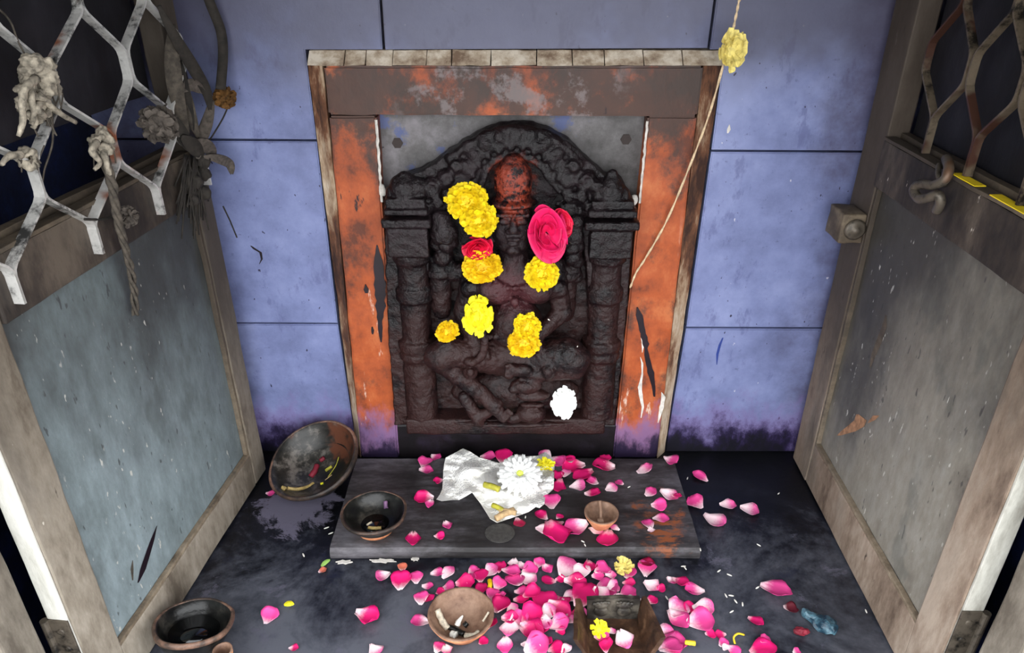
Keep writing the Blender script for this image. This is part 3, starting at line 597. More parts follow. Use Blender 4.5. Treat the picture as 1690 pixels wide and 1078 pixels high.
scuff('gouge', [(219, 925, .5), (218, 940, 2.5), (219, 958, 1)], OL, 'fibre', DL, .0004)
scuff('scrape', [(1415, 684, 2), (1420, 694, 10), (1412, 704, 14), (1400, 712, 12), (1384, 719, 3)], OR, 'rustmark', DR, .0004)
scuff('scrape', [(1446, 686, 5), (1440, 693, 5), (1433, 698, 1)], OR, 'rustmark', DR, .0004)
scuff('scrape', [(1462, 520, 1), (1459, 540, 4), (1450, 565, 5), (1442, 585, 4), (1436, 606, 1)], OR, 'bead', DR, .0004)
for (pts, mt) in (([(1193, 558, 1), (1188, 570, 2), (1184, 585, 2), (1183, 602, .5)], 'bluemark'), ([(414, 406, 1), (420, 411, 2.5), (430, 417, 2), (432, 428, 1.5), (428, 436, .5)], 'ink'), ([(1204, 206, .5), (1203, 214, 3), (1201, 220, 1)], 'whitepaint')):
    Lp = [wl(x - w, y, 1.0992) for x, y, w in pts] + [wl(x + w, y, 1.0992) for x, y, w in pts][::-1]
    obj('paint_mark', prism([(p.x, p.z) for p in Lp], 1, 1.0992, 1.1008), M[mt], W)
# latch block and hook on the right leaf
def world_part(name, b, mat, parent):
    o = obj(name, b, M[mat], parent); bpy.context.view_layer.update(); o.matrix_parent_inverse = parent.matrix_world.inverted(); return o
bpy.context.view_layer.update()
c = OR(1402, 368, .014)
LB = thing('latch_block', c, (0, 0, math.atan2(dR.y, dR.x)), 'rusty latch block on the free edge of the right door', 'latch')
obj('block', rbox(-.028, .024, -.022, .013, -.023, .021, .003, .008, .0014, 60, 2), M['latchwood'], LB, smooth=True)
bs = lathe([(0, 0), (.015, 0), (.016, .002), (.012, .005), (.006, .0055), (.005, .009), (0, .009)], 20); bmesh.ops.rotate(bs, verts=bs.verts, matrix=Matrix.Rotation(R(90), 3, 'Y')); obj('bolt', bs, M['rust'], LB, (.0245, -.002, -.001), smooth=True)
HK = thing('door_hook', OR(1555, 285, .004), label='curled iron hook hanging over the rail of the right door', cat='hook')
o0 = HK.location.copy()
obj('hook', tubeb([p - o0 for p in smoothline([OR(1562, 262, .004), OR(1566, 276, .012), OR(1560, 296, .016), OR(1540, 306, .020), OR(1518, 304, .024), OR(1508, 314, .026), OR(1516, 328, .026), OR(1532, 326, .024), OR(1548, 322, .020), OR(1552, 334, .016), OR(1546, 348, .012)], 5)], .0058, 10), M['rust'], HK, smooth=True)
obj('staple', tubeb([p - o0 for p in smoothline([OR(1550, 272, .004), OR(1548, 285, .012), OR(1552, 300, .012), OR(1560, 305, .004)], 5)], .003, 8), M['rust'], HK, smooth=True)

# ------------------------------------------------------------------ dried offerings tied to the left grille
def dried_ball(px, py, r, mat, label, off, sq=1.0):
    c = OL(px, py, off); T = thing('dried_flower', c, label=label, cat='dried flower', group='dried flowers on the left grille')
    b = bmesh.new(); rr = random.Random(px)
    ball(b, (0, 0, 0), r * .72, r * .72, r * .72 * sq, 3)
    for k in range(110):
        a = k * 2.39996; z = 1 - 2 * (k + .5) / 110; q = math.sqrt(1 - z * z); dv = Vector((q * math.cos(a), q * math.sin(a), z * sq)); p = dv * r * .68; u = dv.orthogonal().normalized(); w = dv.cross(u)
        t = rr.uniform(0, 6.28); e = u * math.cos(t) + w * math.sin(t); g = dv.cross(e); L_ = r * rr.uniform(.30, .5); W_ = r * rr.uniform(.14, .24); cu = rr.uniform(-.6, .6)
        v = [b.verts.new(p - g * W_), b.verts.new(p + g * W_), b.verts.new(p + dv * L_ * .6 + e * L_ * cu + g * W_), b.verts.new(p + dv * L_ * .75 + e * L_ * cu * 1.5), b.verts.new(p + dv * L_ * .6 + e * L_ * cu - g * W_)]
        b.faces.new(v)
    obj('bloom', b, M[mat], T); return T, c
t1, c1 = dried_ball(262, 205, .0235, 'dried', 'shrivelled grey dried flower ball tied on the left grille', .028)
obj('tie_thread', tubeb([p - c1 for p in smoothline([OL(274, 172, .012), OL(268, 182, .022), OL(264, 190, .03)], 4)], .0016, 6), M['fibre'], t1)
t2, c2 = dried_ball(371, 161, .0165, 'driedo', 'small ochre dried flower at the end of the dark strap', .035)
obj('tie_thread', tubeb([p - c2 for p in smoothline([OL(378, 172, .035), OL(368, 195, .03), OL(352, 222, .02), OL(345, 232, .012)], 4)], .0011, 6), M['darkfib'], t2)
t3, c3 = dried_ball(209, 357, .0135, 'dried', 'little dark dried flower against the left door rail', .02)
obj('tie_thread', tubeb([p - c3 for p in smoothline([OL(196, 356, .016), OL(170, 362, .012), OL(140, 362, .018)], 4)], .0016, 6), M['darkfib'], t3)
c = OL(362, 75, .035); T = thing('garland_strap', c, label='dark curved strap of an old garland hanging by the back wall', cat='garland')
obj('strap', tubeb([p - c for p in smoothline([OL(336, -40, .02), OL(345, 0, .03), OL(364, 50, .036), OL(368, 90, .036), OL(364, 148, .035)], 6)], .0, flat=(.013, .0035)), M['darkfib'], T, smooth=True)
def wrap(px, py, label, strands, name='cloth_knot', core=.012, mat='cloth', off=.02):
    c = OL(px, py, off); T = thing(name, c, label=label, cat='cloth', group='cloth strips tied on the left grille')
    b = bmesh.new()
    for k in range(5): ball(b, (random.uniform(-.5, .5) * core, random.uniform(-.5, .5) * core, (k - 2) * core * .55), core * random.uniform(.55, .8), core * random.uniform(.55, .8), core * random.uniform(.4, .7), 2)
    for k in range(4):
        z = (k - 1.5) * core * .6; pts = []
        for i in range(15):
            a = i / 14 * 6.6; pts.append(Vector((math.cos(a) * core * .85, math.sin(a) * core * .85, z + .5 * core * math.sin(a * .5 + k))))
        tube(b, pts, core * .26, 8)
    obj('knot', remesh(b, .0013, 0, .0026, 150, px, .0014, 420), M[mat], T)
    b = bmesh.new(); rq = random.Random(px)
    for k in range(9):
        a0 = rq.uniform(0, 6.28); p0 = Vector((math.cos(a0), math.sin(a0), rq.uniform(-.6, .6))) * core * .8; dn = rq.uniform(.6, 2.4) * core
        tube(b, smoothline([p0, p0 * 1.35 + Vector((0, 0, -dn * .3)), p0 * rq.uniform(1.0, 1.6) + Vector((rq.uniform(-.4, .4) * core, 0, -dn))], 4), .0008, 5)
    obj('loose_threads', b, M['fibre'], T, smooth=True)
    for st in strands:
        p = [OL(x, y, o) - c for (x, y, o) in st]; obj('strand', tubeb(smoothline(p, 5), [.0042 * (1 - .5 * i / (5 * (len(p) - 1))) for i in range(5 * (len(p) - 1) + 1)], 8, jit=.18), M[mat], T, smooth=True)
    return T
random.seed(3)
wrap(64, 128, 'big dirty white cloth knot on the left grille, nearest the camera', [[(60, 130, .03), (42, 145, .035), (36, 175, .035), (38, 200, .034), (30, 225, .03)], [(50, 140, .03), (52, 165, .036), (56, 185, .036), (52, 205, .032)], [(60, 155, .03), (80, 172, .034), (100, 188, .03), (125, 202, .02)], [(70, 165, .03), (60, 180, .038), (75, 190, .034), (85, 175, .03)]], core=.015)
wrap(52, 172, 'dirty white cloth twist below the big knot on the left grille', [[(45, 165, .03), (60, 160, .036), (82, 168, .036)], [(48, 185, .03), (58, 200, .03), (54, 212, .028)]], core=.012)
wrap(166, 236, 'grey cloth knot on the second bar of the left grille', [[(160, 235, .026), (152, 250, .03), (165, 268, .03), (156, 280, .028)], [(170, 250, .026), (176, 270, .03), (182, 300, .028), (190, 330, .03)]], core=.011)
wrap(45, 262, 'narrow white cloth band around the rusty grille bar', [[(35, 255, .02), (14, 258, .02), (2, 272, .02)]], core=.008, name='cloth_band', off=.012)
# long fibre strand
def strand_thing(name, label, pts, r, mat, n=3, cat='thread', group=None, wob=.002):
    P0 = pts[0]; T = thing(name, P0, label=label, cat=cat, group=group); sm = smoothline(pts, 7)
    for k in range(n):
        q = []
        for i, p in enumerate(sm):
            a = i * .55 + k * 2 * math.pi / n; q.append(p - P0 + Vector((math.cos(a), math.sin(a), 0)) * wob + noise.noise_vector(Vector((i * .35, k * 9, 1))) * wob * .6)
        obj('fibre', tubeb(q, [r * (1 - .45 * i / len(q)) for i in range(len(q))], 6), M[mat], T, smooth=True)
    return T
random.seed(5)
strand_thing('twisted_garland', 'long grey twisted strand hanging down over the left panel', [OL(172, 262, .022), OL(184, 300, .03), OL(192, 350, .03), OL(203, 395, .022), OL(214, 440, .014), OL(221, 480, .006), OL(224, 520, .002)], .0034, 'fibre', 3, 'garland', wob=.0026)
strand_thing('loose_thread', 'thin loose thread looping under the big cloth knot', [OL(84, 185, .02), OL(88, 230, .018), OL(76, 270, .016), OL(70, 300, .01), OL(62, 280, .012), OL(72, 240, .016)], .0011, 'fibre', 1, wob=.0005)
strand_thing('loose_thread', 'thin thread crossing from the left image edge to the cloth knot', [OL(-10, 10, .012), OL(16, 32, .012), OL(30, 70, .014), OL(60, 115, .016)], .0013, 'fibre', 1, wob=.0005)
# bundle of dried leaves at the free edge of the left leaf
c = OL(322, 230, .02); T = thing('dried_bundle', c, label='bundle of dried leaves and threads at the inner edge of the left door', cat='dried leaves')
def wleaf(pts, w0, mat, nm):
    sm = smoothline([OL(*p) - c for p in pts], 5); n = len(sm)
    b = bmesh.new(); rows_ = []
    for i, p in enumerate(sm):
        t_ = (sm[min(i + 1, n - 1)] - sm[max(i - 1, 0)]).normalized(); u = t_.cross(Vector((.4, -.8, .1))).normalized(); w = w0 * (math.sin(math.pi * min(.97, max(.06, i / (n - 1)))) ** .6); d = u.cross(t_) * .0012
        rows_.append([b.verts.new(p + u * w + d * 3), b.verts.new(p + d), b.verts.new(p - u * w + d * 3), b.verts.new(p - u * w - d), b.verts.new(p - d * 2), b.verts.new(p + u * w - d)])
    for i in range(n - 1):
        for k in range(6): b.faces.new((rows_[i][k], rows_[i][(k + 1) % 6], rows_[i + 1][(k + 1) % 6], rows_[i + 1][k]))
    b.faces.new(rows_[0][::-1]); b.faces.new(rows_[-1]); bmesh.ops.recalc_face_normals(b, faces=b.faces)
    obj(nm, b, M[mat], T, smooth=True)
wleaf([(284, 40, .012), (284, 100, .014), (292, 160, .016), (310, 232, .016)], .010, 'fibre', 'dried_leaf'); wleaf([(300, 150, .012), (316, 140, .018), (334, 150, .02)], .008, 'dried', 'dried_leaf')
wleaf([(262, 10, .02), (288, 60, .024), (318, 110, .026), (340, 150, .024), (346, 180, .02)], .008, 'darkfib', 'dried_leaf'); wleaf([(296, 100, .01), (306, 160, .014), (318, 215, .016)], .007, 'darkfib', 'dried_leaf'); wleaf([(310, 150, .014), (316, 190, .018), (326, 226, .018)], .006, 'fibre', 'dried_leaf')
wleaf([(350, 165, .02), (342, 200, .02), (330, 236, .018), (326, 262, .016)], .008, 'dried', 'dried_leaf'); wleaf([(318, 236, .018), (340, 240, .026), (352, 256, .02)], .009, 'dried', 'dried_leaf'); wleaf([(336, 258, .02), (360, 262, .028), (378, 270, .026), (382, 286, .022)], .007, 'dried', 'dried_leaf')
wleaf([(300, 225, .018), (318, 240, .022), (330, 256, .022)], .010, 'darkfib', 'dried_leaf'); wleaf([(285, 190, .012), (300, 222, .016), (318, 250, .018)], .009, 'darkfib', 'dried_leaf')
rr = random.Random(2); b = bmesh.new()
for k in range(46):
    x0 = 318 + rr.uniform(-14, 14); y0 = 268 + rr.uniform(-14, 26); dx = rr.uniform(-26, 30); L_ = rr.uniform(40, 110)
    tube(b, smoothline([OL(x0, y0, .012) - c, OL(x0 + dx * .35, y0 + L_ * .45, .018) - c, OL(x0 + dx * .8, y0 + L_, rr.uniform(.004, .02)) - c], 3), .0012, 5)
obj('fibres', b, M['darkfib'], T, smooth=True)['kind'] = 'stuff'
b = bmesh.new()
for (x, y, r_) in ((326, 250, .010), (334, 266, .011), (322, 300, .012), (335, 318, .012), (318, 330, .010), (338, 288, .009)): ball(b, OL(x, y, .014) - c, r_, r_ * .8, r_, 2)
obj('knot', remesh(b, .002, 0, .004, 120, 2), M['darkfib'], T)
obj('twig', tubeb([OL(368, 340, .012) - c, OL(380, 365, .02) - c, OL(391, 392, .02) - c], .0011, 6), M['darkfib'], T)

# ------------------------------------------------------------------ thread with pale flower in front of the frame
P = [wl(1226, -30, 1.03), wl(1220, 0, 1.035), wl(1214, 30, 1.038), wl(1207, 62, 1.04), wl(1198, 92, 1.045), wl(1170, 190, 1.06), wl(1136, 280, 1.066), wl(1100, 365, 1.070), wl(1066, 425, 1.073), wl(1050, 450, 1.074), wl(1040, 475, 1.075)]
P[0:0] = [Vector((P[0].x + .004, 1.02, .999))]
T = thing('hanging_thread', P[0], label='cream cotton thread hanging from the roof across the right of the frame', cat='thread')
sm = smoothline(P, 8)
for k in range(2): obj('strand', tubeb([p - P[0] + Vector((math.cos(i * .8 + k * 3.14), .6 * math.sin(i * .8 + k * 3.14), 0)) * .0009 for i, p in enumerate(sm)], .0011, 6), M['thread'], T, smooth=True)

# ------------------------------------------------------------------ flower builders
def bloom_mesh(rad, depth, n, seed, plen=.30, pw=.16, frill=.5):
    """dome of frilly florets facing +z"""
    rr = random.Random(seed); b = bmesh.new()
    ball(b, (0, 0, 0), rad * .72, rad * .72, depth * .6, 2)
    for k in range(n):
        t = (k + .5) / n; th = math.acos(1 - t * 1.02); a = k * 2.39996 + rr.uniform(-.2, .2)
        dv = Vector((math.sin(th) * math.cos(a) * rad, math.sin(th) * math.sin(a) * rad, math.cos(th) * depth)); o = dv * .66
        dn = Vector((math.sin(th) * math.cos(a), math.sin(th) * math.sin(a), math.cos(th) * .55 + .1)).normalized()
        side = Vector((-math.sin(a), math.cos(a), 0)); up = dn.cross(side)
        L_ = rad * plen * rr.uniform(.8, 1.5); W_ = rad * pw * rr.uniform(.85, 1.2); cur = rr.uniform(-.15, .3)
        pts = []
        for (v, w) in ((0, .45), (.5, .85), (.85, 1.0), (1.0, .75)):
            c = o + dn * L_ * v + up * L_ * cur * v * v
            for q in (-1, 0, 1):
                e = c + side * W_ * w * q - up * W_ * .35 * (1 - abs(q)) + (dn * L_ * (frill * .25 * rr.uniform(-1, 1)) if v == 1.0 else Vector())
                pts.append(b.verts.new(e))
        for i in range(3):
            for j in range(2): b.faces.new((pts[i * 3 + j], pts[i * 3 + j + 1], pts[i * 3 + j + 4], pts[i * 3 + j + 3]))
    return b
def face_rot(nrm, roll=0.0):
    q = Vector((0, 0, 1)).rotation_difference(Vector(nrm).normalized()); return (q.to_matrix() @ Matrix.Rotation(roll, 3, 'Z')).to_euler()
def bloom(name, px, py, Y, wpx, hpx, mat, label, cat, depth=.55, n=90, seed=1, roll=0, nrm=(0, -1, .35), group=None, **kw):
    c = wl(px, py, Y); r_ = wpx / 2 * PX
    o = obj(name, bloom_mesh(r_, r_ * depth, n, seed, **kw), M[mat], None, c, face_rot(nrm, roll)); o.scale = (1, hpx / wpx, 1)
    return put(o, label, cat, group)
G1 = 'marigolds laid on the idol'
bloom('marigold', 771, 332, 1.030, 64, 56, 'yellow', 'upper of two joined yellow marigolds at the idol\'s shoulder', 'marigold', seed=1, group=G1)
bloom('marigold', 791, 363, 1.024, 56, 54, 'yellow', 'lower of two joined yellow marigolds, just above the red rose', 'marigold', seed=2, group=G1)
bloom('marigold', 796, 440, 1.020, 62, 52, 'amber', 'yellow marigold on the idol\'s chest below the small red rose', 'marigold', seed=3, group=G1)
bloom('marigold', 893, 451, 1.018, 52, 54, 'yellow', 'yellow marigold on the idol\'s chest below the large rose', 'marigold', seed=4, group=G1)
bloom('marigold', 738, 547, 1.012, 40, 34, 'amber', 'smallest amber marigold on the idol\'s knee', 'marigold', seed=6, group=G1, roll=.5)
bloom('marigold', 870, 540, 1.012, 46, 48, 'yellow', 'upper of two yellow marigolds in the idol\'s lap', 'marigold', seed=7, group=G1)
bloom('marigold', 864, 565, 1.006, 54, 48, 'amber', 'lower of two yellow marigolds in the idol\'s lap', 'marigold', seed=8, group=G1)
bloom('lemon_bloom', 789, 520, 1.012, 44, 58, 'lemon', 'torn lemon yellow half bloom hanging at the idol\'s waist', 'flower', seed=5, n=46, plen=.45, pw=.24, frill=.3)
bloom('white_bloom', 930, 664, 1.022, 40, 54, 'white', 'white bloom stuck at the right foot of the idol', 'flower', seed=9, n=60, plen=.34, pw=.2, frill=.3)
bloom('pale_flower', 1208, 82, 1.034, 34, 46, 'paleflower', 'pale yellow flower caught on the hanging thread', 'flower', seed=10, n=26, plen=.5, pw=.34, frill=.6, nrm=(.2, -1, .2))
bloom('yellow_blossom', 900, 767, 1.02, 24, 18, 'lemon', 'small yellow blossom at the corner of the newspaper', 'flower', seed=12, n=22, plen=.6, pw=.28, nrm=(0, -.6, .9))
c = fl(1028, 935, .012); o = put(obj('cream_blossom', bloom_mesh(.012, .006, 22, 13, .6, .3), M['paleflower'], None, c, (R(20), 0, 0)), 'cream blossom at the top of the petal heap', 'flower')
def rose_petal(th, width, r0, rz, h, seed, flare):
    b = bmesh.new(); rr = random.Random(seed); nu, nv = 9, 7; g = []
    for j in range(nv):
        v = j / (nv - 1); row = []
        for i in range(nu):
            u = i / (nu - 1) * 2 - 1; a = th + u * width * (.55 + .45 * math.sin(min(1, v * 1.4) * math.pi / 2)); rad = r0 * (math.sin(v * 1.45) ** .8 * .95 + flare * v ** 3 + .04 * noise.noise(Vector((u * 2, v * 2, seed))))
            z = h * (v - .22 * u * u * v) + .04 * h * noise.noise(Vector((u * 3, v * 3, seed + 5))); row.append(Vector((rad * math.cos(a), rad * math.sin(a), z)))
        g.append(row)
    for sgn in (0, 1):
        vv = [[b.verts.new(p * (1 - .025 * sgn) + Vector((0, 0, .0004 * sgn))) for p in row] for row in g]
        if sgn == 0: first = vv
        for j in range(nv - 1):
            for i in range(nu - 1): b.faces.new((vv[j][i], vv[j][i + 1], vv[j + 1][i + 1], vv[j + 1][i]))
    for j in range(nv - 1):
        for i in (0, nu - 1): b.faces.new((first[j][i], first[j + 1][i], vv[j + 1][i], vv[j][i]))
    for i in range(nu - 1): b.faces.new((first[-1][i], first[-1][i + 1], vv[-1][i + 1], vv[-1][i]))
    bmesh.ops.remove_doubles(b, verts=b.verts, dist=1e-6); bmesh.ops.recalc_face_normals(b, faces=b.faces); return b
def rose(px, py, Y, wpx, hpx, mat, label, nrm, roll, seed):
    T = thing('rose', wl(px, py, Y), face_rot(nrm, roll), label, 'rose', 'red roses laid on the idol'); r_ = wpx / 2 * PX; T.scale = (1, hpx / wpx, 1)
    k = 0
    for (ring, cnt, fr, fh, fl_) in ((0, 3, .30, 1.0, .0), (1, 4, .52, .95, .05), (2, 5, .78, .82, .12), (3, 5, 1.0, .62, .2)):
        for i in range(cnt):
            obj('petal', rose_petal(i * 2 * math.pi / cnt + ring * .7, math.pi / cnt * 1.45, r_ * fr, 0, r_ * fh, seed * 20 + k, fl_), M[mat], T, (r_ * .12 * math.sin(k * 2.1), r_ * .12 * math.cos(k * 1.7), 0), (R(14 * math.sin(k * 3.3)), R(14 * math.cos(k * 2.2)), R(25 * math.sin(k * 5))), smooth=True); k += 1
    return T
rose(902, 383, 1.028, 52, 80, 'rosep', 'large magenta red rose at the right of the idol\'s face', (.05, -1, .25), .3, 1)
rose(926, 366, 1.046, 26, 44, 'rose', 'crimson rose half hidden behind the large rose', (.5, -1, .25), .9, 3)
rose(788, 405, 1.030, 44, 40, 'rose', 'small crimson rose wedged between two marigolds', (0, -1, -.1), .2, 2)

# ------------------------------------------------------------------ newspaper with white chrysanthemum
pp = [(410, 160), (500, 112), (590, 65), (660, 95), (760, 160), (860, 185), (960, 215), (1060, 190), (1200, 150), (1360, 140), (1440, 100), (1520, 170), (1535, 250), (1530, 380), (1525, 480), (1440, 560), (1430, 640), (1380, 680), (1340, 670), (1270, 720), (1200, 745), (1070, 790), (940, 830), (870, 790), (820, 710), (770, 630), (685, 520), (620, 560), (550, 595), (460, 600), (370, 610), (315, 590), (350, 540), (375, 480), (382, 390), (385, 300), (395, 220)]
pp = [(670 + x / 6.26, 730 + y / 6.26) for x, y in pp]
def phgt(x, y):
    q = Vector((x * .028, y * .042, 3.3)); f = abs(noise.noise(q)) * .022 + abs(noise.noise(q * 1.9)) * .006
    tent = .016 * math.exp(-((x - 765) ** 2 / 900 + (y - 752) ** 2 / 700)); mid = .010 * math.exp(-((x - 850) ** 2 / 1600 + (y - 800) ** 2 / 900))
    return .0225 + f + tent + mid
pts = [Vector(p) for p in pp]; ne = len(pts)
for gy in range(735, 866, 4):
    for gx in range(715, 920, 5):
        q = Vector((gx + random.uniform(-1.2, 1.2), gy + random.uniform(-1, 1)))
        ins = False; j = ne - 1
        for i in range(ne):
            if (pp[i][1] > q.y) != (pp[j][1] > q.y) and q.x < (pp[j][0] - pp[i][0]) * (q.y - pp[i][1]) / (pp[j][1] - pp[i][1]) + pp[i][0]: ins = not ins
            j = i
        if ins and min((q - pts[i]).length for i in range(ne)) > 2.5: pts.append(q)
res = geometry.delaunay_2d_cdt(pts, [(i, (i + 1) % ne) for i in range(ne)], [], 1, 1e-5)
c = fl(820, 800, .02); b = bmesh.new()
vt = [b.verts.new(fl(v.x, v.y, phgt(v.x, v.y)) - c) for v in res[0]]
for f in res[2]: b.faces.new([vt[i] for i in f])
bmesh.ops.recalc_face_normals(b, faces=b.faces)
if sum(f.normal.z for f in b.faces) < 0: bmesh.ops.reverse_faces(b, faces=b.faces)
bmesh.ops.solidify(b, geom=list(b.faces), thickness=.0004)
NP = put(obj('newspaper', b, M['paper'], None, c), 'crumpled sheet of printed newspaper lying on the stone step', 'newspaper')
# chrysanthemum with every petal its own
CH = thing('chrysanthemum', fl(858, 785, .057), face_rot((0, -.45, .9)), 'open white chrysanthemum resting on the crumpled newspaper', 'chrysanthemum')
def strap_petal(L_, w, cup, rise):
    b = bmesh.new(); n = 7; rows_ = []
    for i in range(n):
        t = i / (n - 1); W_ = w * (math.sin(math.pi * (.08 + .80 * t)) ** .6); z = rise * L_ * (t - .75 * t * t)
        rows_.append([b.verts.new((q * W_, L_ * t, z + cup * W_ * abs(q) ** 2 - s_ * .0004)) for q, s_ in ((-1, 0), (0, 0), (1, 0), (1, 1), (0, 1), (-1, 1))])
    for i in range(n - 1):
        for k in range(6): b.faces.new((rows_[i][k], rows_[i][(k + 1) % 6], rows_[i + 1][(k + 1) % 6], rows_[i + 1][k]))
    b.faces.new(rows_[0]); b.faces.new(rows_[-1][::-1]); bmesh.ops.recalc_face_normals(b, faces=b.faces)
    me = bpy.data.meshes.new('petal'); b.to_mesh(me); b.free(); me.materials.append(M['white']); return me
for (cnt, L_, w, tilt, z, rise) in ((17, .034, .0046, -8, 0, .3), (16, .031, .0044, 8, .002, .35), (14, .026, .0040, 26, .004, .35), (11, .019, .0034, 46, .005, .3)):
    me = strap_petal(L_, w, .5, rise)
    for k in range(cnt):
        a = 2 * math.pi * (k + (.5 if tilt in (8, 46) else 0)) / cnt; me.polygons.foreach_set('use_smooth', [True] * len(me.polygons))
        obj('petal', me, None, CH, (-.004 * math.sin(a), .004 * math.cos(a), z), (R(tilt + random.uniform(-6, 6)), 0, a))
b = bmesh.new(); ball(b, (0, 0, .008), .006, .006, .005, 2); obj('flower_centre', b, M['pollen'], CH, smooth=True)
b = bmesh.new(); ball(b, (0, 0, -.004), .008, .008, .006, 2); obj('calyx', b, M['green'], CH, smooth=True)
def stub(pts, r_, mat, name, label, cat):
    c = pts[0].copy(); return put(obj(name, tubeb([p - c for p in smoothline(pts, 4)], r_, 10, jit=.06), M[mat], None, c, smooth=True), label, cat)
def stick(p0, p1, h, r_, mat, name, label, cat): return stub([fl(p0[0], p0[1], h), fl((p0[0] + p1[0]) / 2, (p0[1] + p1[1]) / 2 - 1, h + .001), fl(p1[0], p1[1], h)], r_, mat, name, label, cat)
stick((799, 800), (824, 808), .050, .0052, 'green', 'flower_stalk', 'yellow green cut stalk on the newspaper beside the chrysanthemum', 'stalk')
stick((813, 834), (830, 843), .042, .0042, 'green', 'flower_stalk', 'short green stalk at the lower tip of the newspaper', 'stalk')
stick((818, 856), (848, 842), .040, .0052, 'tan', 'tan_husk', 'folded tan husk on the lower tip of the newspaper', 'husk')
stick((824, 843), (852, 847), .041, .0042, 'tan', 'tan_husk', 'short tan husk crossing the newspaper tip', 'husk')

# ------------------------------------------------------------------ bowls and lamps
def bowl(name, loc, rot, r_, h, label, cat, m_in, m_out, foot=.5, wall=.006, fill=None, group='clay bowls and lamps', m_rim=None):
    T = thing(name, loc, rot, label, cat, group)
    out = [(0, 0), (r_ * foot, 0), (r_ * foot * 1.04, h * .08), (r_ * .74, h * .38), (r_ * .93, h * .74), (r_, h * .93), (r_ * .995, h)]
    inn = [(r_ - wall, h), (r_ * .90 - wall * .6, h * .74), (r_ * .70 - wall * .4, h * .42), (r_ * .40, h * .22), (0, h * .17)]
    obj('outer_shell', lathe(out[:-1] + [(r_ - wall * .1, h * .985), (r_ - wall, h * .975), (r_ * .90 - wall * .2, h * .74), (r_ * .5, h * .15), (0, h * .12)], 56, wob=.035, seed=r_ * 99), M[m_out], T, smooth=True)
    obj('inner_face', lathe(inn[::-1] + [(r_ - wall * .15, h * 1.012), (r_ + .0002, h * .975), (r_ - wall * .5, h * .955), (r_ * .92 - wall * .6, h * .735), (r_ * .71 - wall * .3, h * .40), (0, h * .13)], 56, wob=.035, seed=r_ * 99), M[m_in], T, smooth=True)
    if m_rim:
        obj('rim', lathe([(r_ - wall * .8, h * 1.0), (r_ - wall * .5, h * 1.035), (r_ - .001, h * 1.03), (r_ + .0012, h * .985), (r_ + .0008, h * .90), (r_ - .002, h * .88)], 56, wob=.035, seed=r_ * 99, loop=True), M[m_rim], T, smooth=True)
    if fill: obj('oil', lathe([(0, h * fill - .001), (r_ * .62, h * fill - .001), (r_ * .64, h * fill), (0, h * fill)], 48), M['oil'], T, smooth=True)
    return T
def bits(T, spec):
    for (nm, mat, pts, r_) in spec: obj(nm, tubeb(smoothline([Vector(p) for p in pts], 4), r_, 7, jit=.15), M[mat], T, smooth=True)
B1 = bowl('clay_bowl', (-.328, 1.016, .012), (R(17), R(-13), 0), .079, .055, 'largest bowl, blackened and tilted against the wall beside the left door', 'bowl', 'blackgrey', 'black', .45, .005, group=None, m_rim='rimclay')
bits(B1, [('petal_scrap', 'maroon', [(-.022, -.005, .012), (-.014, .006, .014), (-.012, .016, .014)], .005), ('petal_scrap', 'maroon', [(-.006, .022, .017), (.002, .026, .018)], .004), ('leaf_scrap', 'green', [(.004, .003, .011), (.016, .008, .013)], .0028), ('straw', 'green', [(.01, -.012, .011), (.024, .006, .015), (.03, .02, .02)], .0008), ('straw', 'tan', [(.006, -.018, .012), (.018, -.01, .013)], .0008), ('wick', 'gold', [(-.050, -.036, .034), (-.036, -.036, .026), (-.022, -.028, .016), (-.014, -.02, .013)], .0030), ('oil_drop', 'gold', [(-.056, -.038, .042), (-.050, -.042, .040)], .0036), ('oil_drop', 'lemon', [(.0, -.026, .014), (.005, -.025, .014)], .0022)])
B2 = bowl('clay_lamp', fl(620, 872, .021), (R(-2), 0, 0), .051, .034, 'oil-black clay lamp on the left end of the stone step', 'lamp', 'black', 'black', .48, .004, .30, m_rim='rimclay')
obj('foot_ring', lathe([(.018, 0), (.0285, 0), (.031, .007), (.0255, .009), (.018, .009)], 40, loop=True), M['clay'], B2, smooth=True)
bits(B2, [('wick', 'gold', [(-.008, -.012, .012), (.002, -.016, .014), (.012, -.014, .013)], .0028), ('wick', 'ash', [(-.012, -.006, .012), (-.004, -.004, .016)], .0018), ('kumkum_smear', 'orange', [(.012, .034, .026), (.014, .026, .018)], .0035)])
B3 = bowl('small_lamp', fl(991, 866, .021), (0, 0, 0), .0275, .026, 'smallest brown clay lamp among petals on the stone step', 'lamp', 'clay_in', 'clay', .55, .0035)
bits(B3, [('wick', 'clay_in', [(0, .022, .030), (0, .014, .024), (0, .0, .014)], [.0028] * 9), ('wax_lump', 'clay_in', [(-.006, -.004, .010), (.004, -.004, .011)], .006)])
B4 = bowl('clay_lamp', fl(762, 1040, .001), (0, 0, 0), .0455, .034, 'open terracotta lamp with ash and cotton in front of the step', 'lamp', 'clay_in', 'clay', .55, .004)
